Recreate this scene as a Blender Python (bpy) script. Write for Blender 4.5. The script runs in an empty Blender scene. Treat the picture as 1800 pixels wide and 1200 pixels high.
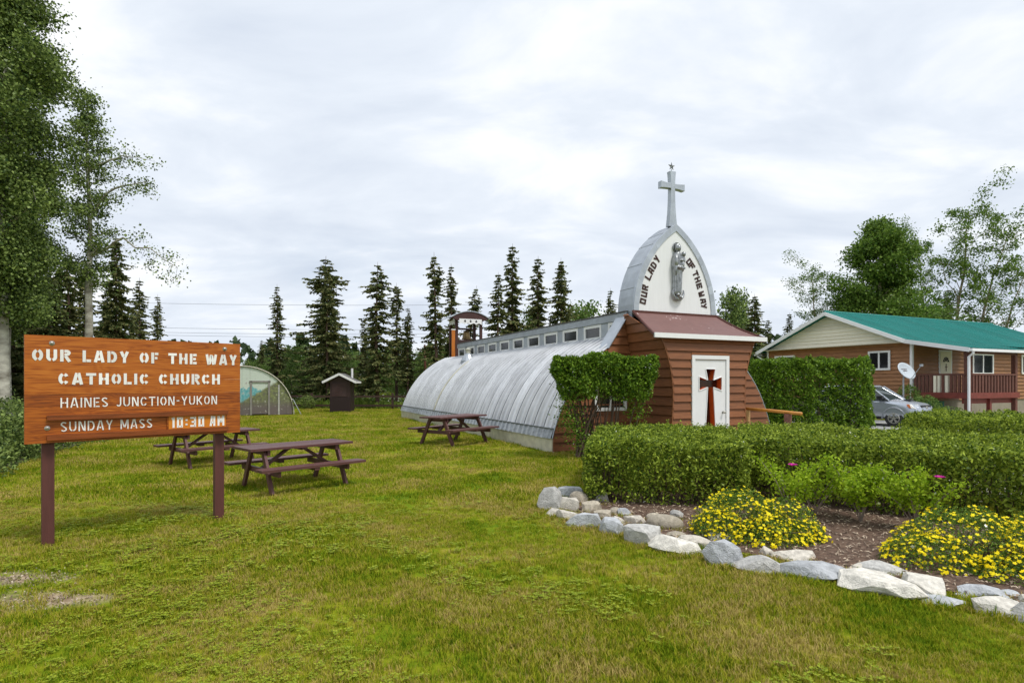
import bpy, bmesh, math, random
import numpy as np
from mathutils import Vector, Matrix, geometry
R_ = math.radians
random.seed(7)
scene = bpy.context.scene
# ------------------------------------------------------------------ camera
CAM_Z, F_PX, HOR = 1.8, 1000.0, 673.0
cam_d = bpy.data.cameras.new('camera'); cam = bpy.data.objects.new('camera', cam_d)
scene.collection.objects.link(cam); scene.camera = cam
cam.location = (0, 0, CAM_Z); cam.rotation_euler = (R_(90), 0, 0)
cam_d.sensor_width = 36; cam_d.lens = 20.0; cam_d.shift_y = 73.0/1800
cam_d.clip_start = .05; cam_d.clip_end = 6000
# ------------------------------------------------------------------ sky
SUN_EL, SUN_AZ = R_(60), R_(126)      # azimuth clockwise from +Y
world = bpy.data.worlds.new('World'); scene.world = world; world.use_nodes = True
nt = world.node_tree; nt.nodes.clear()
def N(t, **k):
    n = nt.nodes.new(t)
    for a, b in k.items(): setattr(n, a, b)
    return n
L = nt.links.new
sky = N('ShaderNodeTexSky', sky_type='NISHITA', sun_disc=False, sun_elevation=SUN_EL, sun_rotation=SUN_AZ)
skym = N('ShaderNodeMix', data_type='RGBA', blend_type='MULTIPLY'); skym.inputs[0].default_value = 1
L(sky.outputs[0], skym.inputs[6]); skym.inputs[7].default_value = (.07, .07, .07, 1)
tc = N('ShaderNodeTexCoord'); sep = N('ShaderNodeSeparateXYZ'); L(tc.outputs['Generated'], sep.inputs[0])
den = N('ShaderNodeMath', operation='MAXIMUM'); L(sep.outputs[2], den.inputs[0]); den.inputs[1].default_value = 0
den2 = N('ShaderNodeMath', operation='ADD'); L(den.outputs[0], den2.inputs[0]); den2.inputs[1].default_value = .28
dx = N('ShaderNodeMath', operation='DIVIDE'); L(sep.outputs[0], dx.inputs[0]); L(den2.outputs[0], dx.inputs[1])
dy = N('ShaderNodeMath', operation='DIVIDE'); L(sep.outputs[1], dy.inputs[0]); L(den2.outputs[0], dy.inputs[1])
cmb = N('ShaderNodeCombineXYZ'); L(dx.outputs[0], cmb.inputs[0]); L(dy.outputs[0], cmb.inputs[1])
mp = N('ShaderNodeMapping'); L(cmb.outputs[0], mp.inputs[0]); mp.inputs['Rotation'].default_value = (0, 0, R_(28)); mp.inputs['Scale'].default_value = (.7, 1.15, 1)
n1 = N('ShaderNodeTexNoise'); L(mp.outputs[0], n1.inputs[0]); n1.inputs['Scale'].default_value = 2.3; n1.inputs['Detail'].default_value = 9; n1.inputs['Roughness'].default_value = .55; n1.inputs['Distortion'].default_value = .35
r1 = N('ShaderNodeValToRGB'); L(n1.outputs[0], r1.inputs[0])
e = r1.color_ramp.elements
e[0].position = .30; e[0].color = (.375, .415, .48, 1); e[1].position = .66; e[1].color = (.585, .595, .61, 1)
m_ = e.new(.5); m_.color = (.46, .495, .545, 1)
n2 = N('ShaderNodeTexNoise'); L(mp.outputs[0], n2.inputs[0]); n2.inputs['Scale'].default_value = .8; n2.inputs['Detail'].default_value = 6
r2 = N('ShaderNodeValToRGB'); L(n2.outputs[0], r2.inputs[0])
r2.color_ramp.elements[0].position = .25; r2.color_ramp.elements[0].color = (.72, .72, .72, 1)
r2.color_ramp.elements[1].position = .42; r2.color_ramp.elements[1].color = (1, 1, 1, 1)
mixs = N('ShaderNodeMix', data_type='RGBA'); L(r2.outputs[0], mixs.inputs[0]); L(skym.outputs[2], mixs.inputs[6]); L(r1.outputs[0], mixs.inputs[7])
bg = N('ShaderNodeBackground'); L(mixs.outputs[2], bg.inputs[0]); bg.inputs[1].default_value = 1.0
wo = N('ShaderNodeOutputWorld'); L(bg.outputs[0], wo.inputs[0])
# ------------------------------------------------------------------ sun behind thin cloud
sd = bpy.data.lights.new('sun', 'SUN'); sun = bpy.data.objects.new('sun', sd); scene.collection.objects.link(sun)
sd.energy = 1.5; sd.angle = R_(14); sd.color = (1, .96, .9)
sv = Vector((math.sin(SUN_AZ)*math.cos(SUN_EL), math.cos(SUN_AZ)*math.cos(SUN_EL), math.sin(SUN_EL)))
sun.rotation_euler = sv.to_track_quat('Z', 'Y').to_euler(); sun.location = (20, -20, 30)
vs = scene.view_settings; vs.view_transform = 'Standard'; vs.look = 'None'; vs.gamma = 1; vs.exposure = 0.86; vs.use_curve_mapping = False

# ================================================================== helpers
COL = scene.collection
def G(u, v, z=0.0):
    """point at height z seen at photo pixel (u, v)"""
    Y = (CAM_Z - z)*F_PX/(v - HOR); return Vector(((u-900)/F_PX*Y, Y, z))
def D(u, Y, z=0.0): return Vector(((u-900)/F_PX*Y, Y, z))
def ZV(v, Y): return CAM_Z + (HOR - v)*Y/F_PX

MATS = {}
def mat(name, col, rough=.6, metal=0, var=.25, scale=6, bump=0, bscale=40, col2=None, stretch=None, spec=.4, detail=4):
    if name in MATS: return MATS[name]
    m = bpy.data.materials.new(name); m.use_nodes = True; t = m.node_tree; b = t.nodes['Principled BSDF']
    c = Vector(col)
    c2 = Vector(col2) if col2 else c*(1-var)
    co = t.nodes.new('ShaderNodeTexCoord'); mpn = t.nodes.new('ShaderNodeMapping'); t.links.new(co.outputs['Object'], mpn.inputs[0])
    if stretch: mpn.inputs['Scale'].default_value = stretch
    oi = t.nodes.new('ShaderNodeObjectInfo')
    t.links.new(oi.outputs['Random'], mpn.inputs['Location'])
    no = t.nodes.new('ShaderNodeTexNoise'); t.links.new(mpn.outputs[0], no.inputs[0]); no.inputs['Scale'].default_value = scale; no.inputs['Detail'].default_value = detail
    no.inputs['Roughness'].default_value = .6
    rp = t.nodes.new('ShaderNodeValToRGB'); t.links.new(no.outputs[0], rp.inputs[0])
    rp.color_ramp.elements[0].position = .32; rp.color_ramp.elements[0].color = (*c2, 1)
    rp.color_ramp.elements[1].position = .66; rp.color_ramp.elements[1].color = (*c, 1)
    # a little value change from piece to piece
    hv = t.nodes.new('ShaderNodeHueSaturation'); t.links.new(rp.outputs[0], hv.inputs['Color'])
    ma = t.nodes.new('ShaderNodeMapRange'); t.links.new(oi.outputs['Random'], ma.inputs[0]); ma.inputs[3].default_value = .88; ma.inputs[4].default_value = 1.1
    t.links.new(ma.outputs[0], hv.inputs['Value'])
    t.links.new(hv.outputs[0], b.inputs['Base Color'])
    b.inputs['Roughness'].default_value = rough; b.inputs['Metallic'].default_value = metal; b.inputs['Specular IOR Level'].default_value = spec
    if bump:
        nb = t.nodes.new('ShaderNodeTexNoise'); t.links.new(mpn.outputs[0], nb.inputs[0]); nb.inputs['Scale'].default_value = bscale; nb.inputs['Detail'].default_value = 5
        bp = t.nodes.new('ShaderNodeBump'); bp.inputs['Strength'].default_value = bump; bp.inputs['Distance'].default_value = .02
        t.links.new(nb.outputs[0], bp.inputs['Height']); t.links.new(bp.outputs[0], b.inputs['Normal'])
    MATS[name] = m; return m

def leafmat(name, cols, trans=.3, rough=.5, patch=0):
    m = bpy.data.materials.new(name); m.use_nodes = True; t = m.node_tree; b = t.nodes['Principled BSDF']; out = t.nodes['Material Output']
    g = t.nodes.new('ShaderNodeNewGeometry'); rp = t.nodes.new('ShaderNodeValToRGB')
    el = rp.color_ramp.elements; n = len(cols)
    for i, c in enumerate(cols):
        if i == 0: el[0].position = 0; el[0].color = (*c, 1)
        elif i == n-1: el[1].position = 1; el[1].color = (*c, 1)
        else:
            q = el.new(i/(n-1)); q.color = (*c, 1)
    if patch:
        no = t.nodes.new('ShaderNodeTexNoise'); t.links.new(g.outputs['Position'], no.inputs[0]); no.inputs['Scale'].default_value = patch; no.inputs['Detail'].default_value = 5
        ad = t.nodes.new('ShaderNodeMath'); ad.operation = 'MULTIPLY_ADD'; t.links.new(g.outputs['Random Per Island'], ad.inputs[0]); ad.inputs[1].default_value = .45
        mr = t.nodes.new('ShaderNodeMapRange'); t.links.new(no.outputs[0], mr.inputs[0]); mr.inputs[1].default_value = .33; mr.inputs[2].default_value = .67; mr.inputs[3].default_value = 0; mr.inputs[4].default_value = .55
        t.links.new(mr.outputs[0], ad.inputs[2]); t.links.new(ad.outputs[0], rp.inputs[0])
    else: t.links.new(g.outputs['Random Per Island'], rp.inputs[0])
    t.links.new(rp.outputs[0], b.inputs['Base Color']); b.inputs['Roughness'].default_value = rough; b.inputs['Specular IOR Level'].default_value = .14
    tr = t.nodes.new('ShaderNodeBsdfTranslucent'); t.links.new(rp.outputs[0], tr.inputs[0])
    mx = t.nodes.new('ShaderNodeMixShader'); mx.inputs[0].default_value = trans
    t.links.new(b.outputs[0], mx.inputs[1]); t.links.new(tr.outputs[0], mx.inputs[2]); t.links.new(mx.outputs[0], out.inputs[0])
    MATS[name] = m; return m

def link(o, parent=None, mt=None):
    COL.objects.link(o)
    if parent is not None: o.parent = parent
    if mt is not None and o.data is not None:
        if not o.data.materials: o.data.materials.append(mt)
    return o
def tag(o, label=None, cat=None, group=None, kind=None):
    if label: o['label'] = label
    if cat: o['category'] = cat
    if group: o['group'] = group
    if kind: o['kind'] = kind
    return o
def thing(name, label, cat, loc=(0, 0, 0), rz=0, group=None):
    o = bpy.data.objects.new(name, None); o.empty_display_size = .2
    COL.objects.link(o); o.location = loc; o.rotation_euler = (0, 0, rz)
    return tag(o, label, cat, group)

class MB:
    def __init__(s): s.v = []; s.f = []
    def add(s, vs, fs):
        b = len(s.v); s.v += [tuple(p) for p in vs]; s.f += [tuple(b+i for i in f) for f in fs]; return s
    def box(s, x0, x1, y0, y1, z0, z1, M=None):
        vs = [Vector(p) for p in ((x0,y0,z0),(x1,y0,z0),(x1,y1,z0),(x0,y1,z0),(x0,y0,z1),(x1,y0,z1),(x1,y1,z1),(x0,y1,z1))]
        if M is not None: vs = [M @ p for p in vs]
        return s.add(vs, [(0,3,2,1),(4,5,6,7),(0,1,5,4),(1,2,6,5),(2,3,7,6),(3,0,4,7)])
    def bar(s, a, b, w, h, up=(0, 0, 1)):
        a = Vector(a); b = Vector(b); d = (b-a); ln = d.length; d.normalize(); up = Vector(up)
        if abs(d.dot(up)) > .98: up = Vector((0, 1, 0))
        x = d.cross(up).normalized(); z = x.cross(d)
        M = Matrix((x, d, z)).transposed().to_4x4(); M.translation = a
        return s.box(-w/2, w/2, 0, ln, -h/2, h/2, M)
    def prism(s, poly, y0, y1, M=None):
        """poly of (x, z), extruded along y; convex or simple"""
        n = len(poly)
        vs = [Vector((p[0], y0, p[1])) for p in poly]+[Vector((p[0], y1, p[1])) for p in poly]
        if M is not None: vs = [M @ p for p in vs]
        tri = geometry.tessellate_polygon([[Vector((p[0], p[1], 0)) for p in poly]])
        fs = [tuple(t) for t in tri]+[tuple(n+i for i in reversed(t)) for t in tri]
        fs += [(i, (i+1) % n, n+(i+1) % n, n+i) for i in range(n)]
        return s.add(vs, fs)
    def tube(s, pts, rad, n=6, cap=True):
        pts = [Vector(p) for p in pts]
        if not hasattr(rad, '__len__'): rad = [rad]*len(pts)
        b = len(s.v); prev = None
        for i, p in enumerate(pts):
            d = (pts[min(i+1, len(pts)-1)]-pts[max(i-1, 0)]).normalized()
            if prev is None:
                x = d.orthogonal().normalized()
            else:
                x = (prev - d*prev.dot(d))
                x = x.normalized() if x.length > 1e-6 else d.orthogonal().normalized()
            prev = x; y = d.cross(x)
            for k in range(n):
                a = 2*math.pi*k/n; s.v.append(tuple(p+(x*math.cos(a)+y*math.sin(a))*rad[i]))
        for i in range(len(pts)-1):
            for k in range(n):
                s.f.append((b+i*n+k, b+i*n+(k+1) % n, b+(i+1)*n+(k+1) % n, b+(i+1)*n+k))
        if cap:
            s.f.append(tuple(b+k for k in reversed(range(n)))); e_ = b+(len(pts)-1)*n
            s.f.append(tuple(e_+k for k in range(n)))
        return s
    def lathe(s, prof, n=16, c=(0, 0, 0), M=None):
        b = len(s.v); c = Vector(c)
        for (r, z) in prof:
            for k in range(n):
                a = 2*math.pi*k/n; p = Vector((r*math.cos(a), r*math.sin(a), z))+c
                s.v.append(tuple(M @ p if M is not None else p))
        for i in range(len(prof)-1):
            for k in range(n):
                s.f.append((b+i*n+k, b+i*n+(k+1) % n, b+(i+1)*n+(k+1) % n, b+(i+1)*n+k))
        s.f.append(tuple(b+k for k in reversed(range(n)))); e_ = b+(len(prof)-1)*n; s.f.append(tuple(e_+k for k in range(n)))
        return s
    def mesh(s, name, smooth=False):
        me = bpy.data.meshes.new(name); me.from_pydata(s.v, [], s.f); me.update()
        bm = bmesh.new(); bm.from_mesh(me); bmesh.ops.recalc_face_normals(bm, faces=bm.faces); bm.to_mesh(me); bm.free()
        if smooth: me.shade_smooth()
        return me
    def build(s, name, mt, parent=None, smooth=False, bevel=0):
        o = bpy.data.objects.new(name, s.mesh(name, smooth)); link(o, parent, mt)
        if bevel:
            bv = o.modifiers.new('bevel', 'BEVEL'); bv.width = bevel; bv.segments = 2; bv.limit_method = 'ANGLE'; bv.angle_limit = R_(40)
        return o
def share(name, me, mt, parent, loc=(0, 0, 0), rot=(0, 0, 0), scl=(1, 1, 1)):
    o = bpy.data.objects.new(name, me); link(o, parent, mt); o.location = loc; o.rotation_euler = rot; o.scale = scl; return o

def arr_mesh(name, V, Fq, smooth=False):
    """numpy verts (n,3) and faces (m,k) -> mesh"""
    me = bpy.data.meshes.new(name); V = np.asarray(V, np.float32); Fq = np.asarray(Fq, np.int32); k = Fq.shape[1]
    me.vertices.add(len(V)); me.vertices.foreach_set('co', V.ravel())
    me.loops.add(Fq.size); me.loops.foreach_set('vertex_index', Fq.ravel())
    me.polygons.add(len(Fq)); me.polygons.foreach_set('loop_start', np.arange(0, Fq.size, k, dtype=np.int32))
    me.polygons.foreach_set('loop_total', np.full(len(Fq), k, np.int32))
    me.update(calc_edges=True); me.validate()
    if smooth: me.shade_smooth()
    return me
def unit(a): return a/np.maximum(np.linalg.norm(a, axis=1, keepdims=True), 1e-9)
def leaf_arr(P, size, rng, aspect=.55, bias=None, bw=0.0, fold=.15):
    """one rhombic leaf per point; size scalar or array; bias = preferred normal"""
    n = len(P); d = unit(rng.normal(size=(n, 3))); nr = unit(rng.normal(size=(n, 3)))
    if bias is not None: nr = unit(nr + bw*np.asarray(bias))
    d = unit(d - nr*(d*nr).sum(1, keepdims=True)); s_ = np.cross(nr, d)
    sz = (np.asarray(size)*rng.uniform(.65, 1.3, n))[:, None] if not hasattr(size, '__len__') else np.asarray(size)[:, None]
    a = P - d*sz*.5; b = P + s_*sz*aspect*.5 + nr*sz*fold; c = P + d*sz*.5; e_ = P - s_*sz*aspect*.5 + nr*sz*fold
    V = np.stack([a, b, c, e_], 1).reshape(-1, 3)
    return V, np.arange(n*4).reshape(n, 4)
def cat_arr(parts):
    Vs, Fs, o = [], [], 0
    for V, F_ in parts: Vs.append(V); Fs.append(F_+o); o += len(V)
    return np.concatenate(Vs), np.concatenate(Fs)

# ------------------------------------------------------------------ lettering: a small stroke alphabet with stencil bridges
def arc(cx, cy, rx, ry, a0, a1, n=9): return [(cx+rx*math.cos(R_(a0+(a1-a0)*i/n)), cy+ry*math.sin(R_(a0+(a1-a0)*i/n))) for i in range(n+1)]
def glyph(ch, t, style):
    """strokes (centre lines) of a letter of height 1; returns (width, strokes)"""
    h = t/2; st = style == 'stencil'; W = .72; g = .055 if st else 0
    if style == 'block':
        W = .62; l, r, b, m, T = h, W-h, h, .5, 1-h; q = .1
        D_ = {'O': [[(l, 0), (l, 1)], [(r, 0), (r, 1)], [(l, T), (r, T)], [(l, b), (r, b)]],
              'U': [[(l, 0), (l, 1)], [(r, 0), (r, 1)], [(l, b), (r, b)]],
              'R': [[(l, 0), (l, 1)], [(l, T), (r, T)], [(r, 1), (r, m)], [(l, m), (r, m)], [(l+.2, m), (r, 0)]],
              'L': [[(l, 0), (l, 1)], [(l, b), (W, b)]],
              'A': [[(l, 0), (W*.42, 1)], [(W*.42, T), (r, T)], [(r, 0), (r, 1)], [(.15, .36), (r, .36)]],
              'D': [[(l, 0), (l, 1)], [(l, T), (r-q, T), (r, T-q), (r, b+q), (r-q, b), (l, b)]],
              'Y': [[(l, 1), (W/2, .5)], [(r+.03, 1), (W/2-.08, 0)]],
              'F': [[(l, 0), (l, 1)], [(l, T), (W, T)], [(l, m), (W*.85, m)]],
              'T': [[(0, T), (W, T)], [(W/2, 0), (W/2, 1)]],
              'H': [[(l, 0), (l, 1)], [(r, 0), (r, 1)], [(l, m), (r, m)]],
              'E': [[(l, 0), (l, 1)], [(l, T), (W, T)], [(l, m), (W*.85, m)], [(l, b), (W, b)]],
              'W': [[(l, 0), (l, 1)], [(W*.55, 0), (W*.55, .6)], [(r+.08, .0), (r+.08, 1)], [(l, b), (r+.08, b)]],
              'M': [[(l, 0), (l, 1)], [(r+.15, 0), (r+.15, 1)], [(l, 1), (W*.6, .35)], [(W*.6, .35), (r+.15, 1)]],
              '1': [[(W/2, 0), (W/2, 1)], [(W/2-.16, .82), (W/2, .95)]], '0': [[(l, 0), (l, 1)], [(r, 0), (r, 1)], [(l, T), (r, T)], [(l, b), (r, b)]],
              '3': [[(r, 0), (r, 1)], [(0, T), (r, T)], [(.15, m), (r, m)], [(0, b), (r, b)]], ':': [[(.12, .2), (.12, .36)], [(.12, .62), (.12, .78)]]}
        if ch == ':': W = .26
        if ch == '1': W = .4
        if ch in 'MW': W = .78
        return W, D_[ch]
    rx, ry = W/2-h, .5-h; cx = W/2; k = 14 if t > .15 else 10
    if ch == 'O': return W, [arc(cx, .5, rx, ry, 90+k, 270-k), arc(cx, .5, rx, ry, -90+k, 90-k)]
    if ch == 'C': return W, [arc(cx, .5, rx, ry, 90+k, 270-k), arc(cx, .5, rx, ry, 90-k, 32, 4), arc(cx, .5, rx, ry, -32, -90+k, 4)]
    if ch == 'U': return W, [[(h, 1)]+arc(cx, .36, rx, .36-h, 180, 270-k, 6), [(W-h, 1)]+arc(cx, .36, rx, .36-h, 0, -90+k, 6)]
    if ch == 'R': return W, [[(h, 0), (h, 1)], [(t+g, 1-h)]+arc(W-.28, .74, .28-h, .26-h, 90, -90, 8)+[(t+g, .48+h)], [(W*.5, .47), (W-h*.6, 0)]]
    if ch == 'L': return .6, [[(h, 0), (h, 1)], [(t+g*.6, h), (.6, h)]]
    if ch == 'A': return W+.06, [[(h*.9, 0), (W*.5-.02, 1)], [(W*.5+.1, 1), (W+.06-h, 0)], [(W*.30+g, .27), (W*.66, .27)]]
    if ch == 'D': return W, [[(h, 0), (h, 1)], [(t+g, 1-h)]+arc(W-.36, .5, .36-h, .5-h, 80, -80, 10)+[(t+g, h)]]
    if ch == 'Y': return W, [[(h, 1), (W*.42, .52)], [(W-h, 1), (W*.5, .42), (W*.5, 0)]]
    if ch == 'F': return .58, [[(h, 0), (h, 1)], [(t+g, 1-h), (.58, 1-h)], [(t+g, .5), (.5, .5)]]
    if ch == 'T': return W, [[(0, 1-h), (W, 1-h)], [(cx, 0), (cx, 1-t-g*.3)]]
    if ch == 'H': return W, [[(h, 0), (h, 1)], [(W-h, 0), (W-h, 1)], [(t, .5), (cx-g*.6, .5)], [(cx+g*.6, .5), (W-t, .5)]]
    if ch == 'E': return .6, [[(h, 0), (h, 1)], [(t+g, 1-h), (.6, 1-h)], [(t+g, .5), (.53, .5)], [(t+g, h), (.6, h)]]
    if ch == 'W': return 1.02, [[(h*.8, 1), (.27, 0)], [(.34, .05), (.49, .95)], [(.55, .9), (.70, 0)], [(.77, .05), (1.02-h*.8, 1)]]
    if ch == 'I': return t, [[(h, 0), (h, 1)]]
    if ch == 'N': return W, [[(h, 0), (h, 1)], [(W-h, 0), (W-h, 1)], [(t+g*.4, .95), (W-t-g*.4, .05)]]
    if ch == 'S': return .64, [arc(.32, .74, .32-h, .26-h, 30, 200, 8)+[(.34, .50)], [(.30, .52)]+arc(.32, .26, .32-h, .26-h, 20, -150, 8)]
    if ch == 'J': return .55, [[(.55-h, 1)]+arc(.28, .3, .27-h, .3-h, 0, -150, 8)]
    if ch == 'K': return W, [[(h, 0), (h, 1)], [(t+g*.5, .45), (W-h, 1)], [(t+.12, .5), (W-h, 0)]]
    if ch == 'M': return .9, [[(h, 0), (h, 1)], [(.9-h, 0), (.9-h, 1)], [(t, .95), (.43, .2)], [(.48, .2), (.9-t, .95)]]
    if ch == '-': return .4, [[(.04, .5), (.36, .5)]]
    return .4, []
def strip(mb, pts, t, to3, dep):
    """a stroke of width t as a thin raised plate; to3 maps (x, y, out) to 3D"""
    n = len(pts); lft, rgt = [], []
    for i, p in enumerate(pts):
        a = Vector(pts[max(i-1, 0)]); b = Vector(pts[min(i+1, n-1)]); d = (b-a).normalized(); q = Vector((-d.y, d.x))*t/2
        lft.append(Vector(p)+q); rgt.append(Vector(p)-q)
    vs = [to3(p.x, p.y, dep) for p in lft+rgt]+[to3(p.x, p.y, 0) for p in lft+rgt]; m = 2*n
    fs = []
    for i in range(n-1):
        fs += [(i, i+1, n+i+1, n+i), (i, m+i, m+i+1, i+1), (n+i, n+i+1, m+n+i+1, m+n+i)]
    fs += [(0, n, m+n, m), (n-1, m+n-1, m+2*n-1, 2*n-1)]
    mb.add(vs, fs)
def text_row(mk, txt, x0, x1, y0, hgt, t, style, to3, dep=.004, gap=.26, space=.5):
    ws = [(glyph(c, t, style)[0] if c != ' ' else space) for c in txt]
    tot = sum(ws)+gap*(len(txt)-1); sx = (x1-x0)/tot; x = x0
    for c, w in zip(txt, ws):
        if c != ' ':
            mb = MB()
            for s_ in glyph(c, t, style)[1]:
                tt = t*min(sx, hgt)*.98
                strip(mb, [(x+p[0]*sx, y0+p[1]*hgt) for p in s_], tt if abs(sx-hgt) < hgt*.5 else t*hgt, to3, dep)
            mk(mb)
        x += (w+gap)*sx
# ================================================================== materials
M_galv = mat('galvanised', (.50, .54, .59), .42, .55, .22, 3, .06, 12)
M_roofm = mat('painted_corrugated', (.70, .715, .74), .36, .4, .22, 2.2, .05, 25, stretch=(1, 1, .35))
M_skirt = mat('skirt_metal', (.50, .53, .57), .45, .35, .4, 7)
M_cream = mat('cream_board', (.62, .58, .45), .7, 0, .25, 5, .1)
M_white = mat('white_paint', (.84, .84, .84), .5, 0, .05, 4)
M_wpanel = mat('white_panel', (.84, .85, .86), .55, 0, .05, 3, .04, 30, stretch=(8, 8, .5))
M_siding = mat('brown_siding', (.25, .092, .033), .55, 0, .3, 5, .12, 30, stretch=(.6, .6, 6))
M_canopy = mat('brown_roofing', (.185, .092, .082), .6, 0, .12, 4)
M_trimb = mat('brown_trim', (.10, .028, .018), .55, 0, .2, 6)
M_letter = mat('brown_letter', (.045, .016, .012), .5, 0, .1)
M_glass = mat('dark_glass', (.018, .022, .024), .08, 0, .5, 1.2, spec=.7)
M_dark = mat('dark_void', (.012, .012, .012), .9)
M_silver = mat('silver_statue', (.36, .375, .385), .34, .7, .5, 9, .08, 30)
M_orange = mat('orange_stain', (.55, .17, .02), .5, 0, .35, 6, .1, stretch=(1, 1, .2))
M_log = mat('peeled_log', (.50, .30, .12), .6, 0, .3, 8, .1)
M_red = mat('orange_red_edge', (.75, .13, .02), .5)
M_brass = mat('old_brass', (.33, .23, .10), .4, .7, .4, 9)
M_brown = mat('dark_brown_paint', (.075, .03, .026), .6, 0, .25, 8, .08)
M_sheet = mat('brown_sheet', (.055, .028, .026), .6, 0, .3, 4, .05)
M_table = mat('table_stain', (.125, .052, .046), .5, 0, .3, 7, .12, 40, stretch=(.6, 6, 6))
M_post = mat('sign_post', (.125, .042, .034), .55, 0, .2, 6, .1, stretch=(5, 5, .5))
M_rail = mat('rail_yellow', (.60, .26, .045), .45, 0, .2, 6)
M_fence = mat('fence_wood', (.065, .035, .026), .75, 0, .3, 6, .1)
M_teal = mat('teal_roofing', (.012, .225, .195), .38, .1, .12, 2)
M_hside = mat('house_siding', (.36, .165, .066), .55, 0, .35, 4, .1, 30, stretch=(.7, .7, 6))
M_beige = mat('beige_siding', (.80, .75, .60), .6, 0, .06, 4)
M_deckred = mat('deck_red', (.21, .045, .032), .55, 0, .3, 6)
M_balu = mat('baluster_brown', (.17, .065, .045), .65, 0, .45, 9, .1, stretch=(3, 3, .6))
M_conc = mat('concrete', (.30, .26, .21), .8, 0, .2, 4)
M_green = mat('green_door', (.02, .22, .15), .55)
M_chrome = mat('satin_nickel', (.6, .58, .52), .3, .9, .1)
M_bark = mat('aspen_bark', (.52, .50, .42), .75, 0, .35, 2.2, .3, 20, col2=(.16, .14, .11), stretch=(1, 1, 2.2))
M_pale = mat('aspen_pale_bark', (.42, .36, .24), .75, 0, .35, 2.2, .2, 20, col2=(.20, .16, .11), stretch=(1, 1, 2.2))
M_sbark = mat('spruce_bark', (.16, .10, .075), .85, 0, .4, 6, .3, 20)
M_twig = mat('twig', (.13, .085, .06), .8, 0, .3, 9)
def wear_canopy():
    t = M_canopy.node_tree; b = t.nodes['Principled BSDF']; src = b.inputs['Base Color'].links[0].from_socket
    co = t.nodes.new('ShaderNodeTexCoord'); n = t.nodes.new('ShaderNodeTexNoise'); t.links.new(co.outputs['Object'], n.inputs[0]); n.inputs['Scale'].default_value = 14; n.inputs['Detail'].default_value = 8
    n2_ = t.nodes.new('ShaderNodeTexNoise'); t.links.new(co.outputs['Object'], n2_.inputs[0]); n2_.inputs['Scale'].default_value = 1.3
    ml = t.nodes.new('ShaderNodeMath'); ml.operation = 'MULTIPLY'; t.links.new(n.outputs[0], ml.inputs[0]); t.links.new(n2_.outputs[0], ml.inputs[1])
    rp = t.nodes.new('ShaderNodeValToRGB'); t.links.new(ml.outputs[0], rp.inputs[0]); rp.color_ramp.elements[0].position = .37; rp.color_ramp.elements[1].position = .40
    mx = t.nodes.new('ShaderNodeMix'); mx.data_type = 'RGBA'; t.links.new(rp.outputs[0], mx.inputs[0]); t.links.new(src, mx.inputs[6]); mx.inputs[7].default_value = (.42, .34, .33, 1)
    t.links.new(mx.outputs[2], b.inputs['Base Color'])
wear_canopy()

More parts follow.
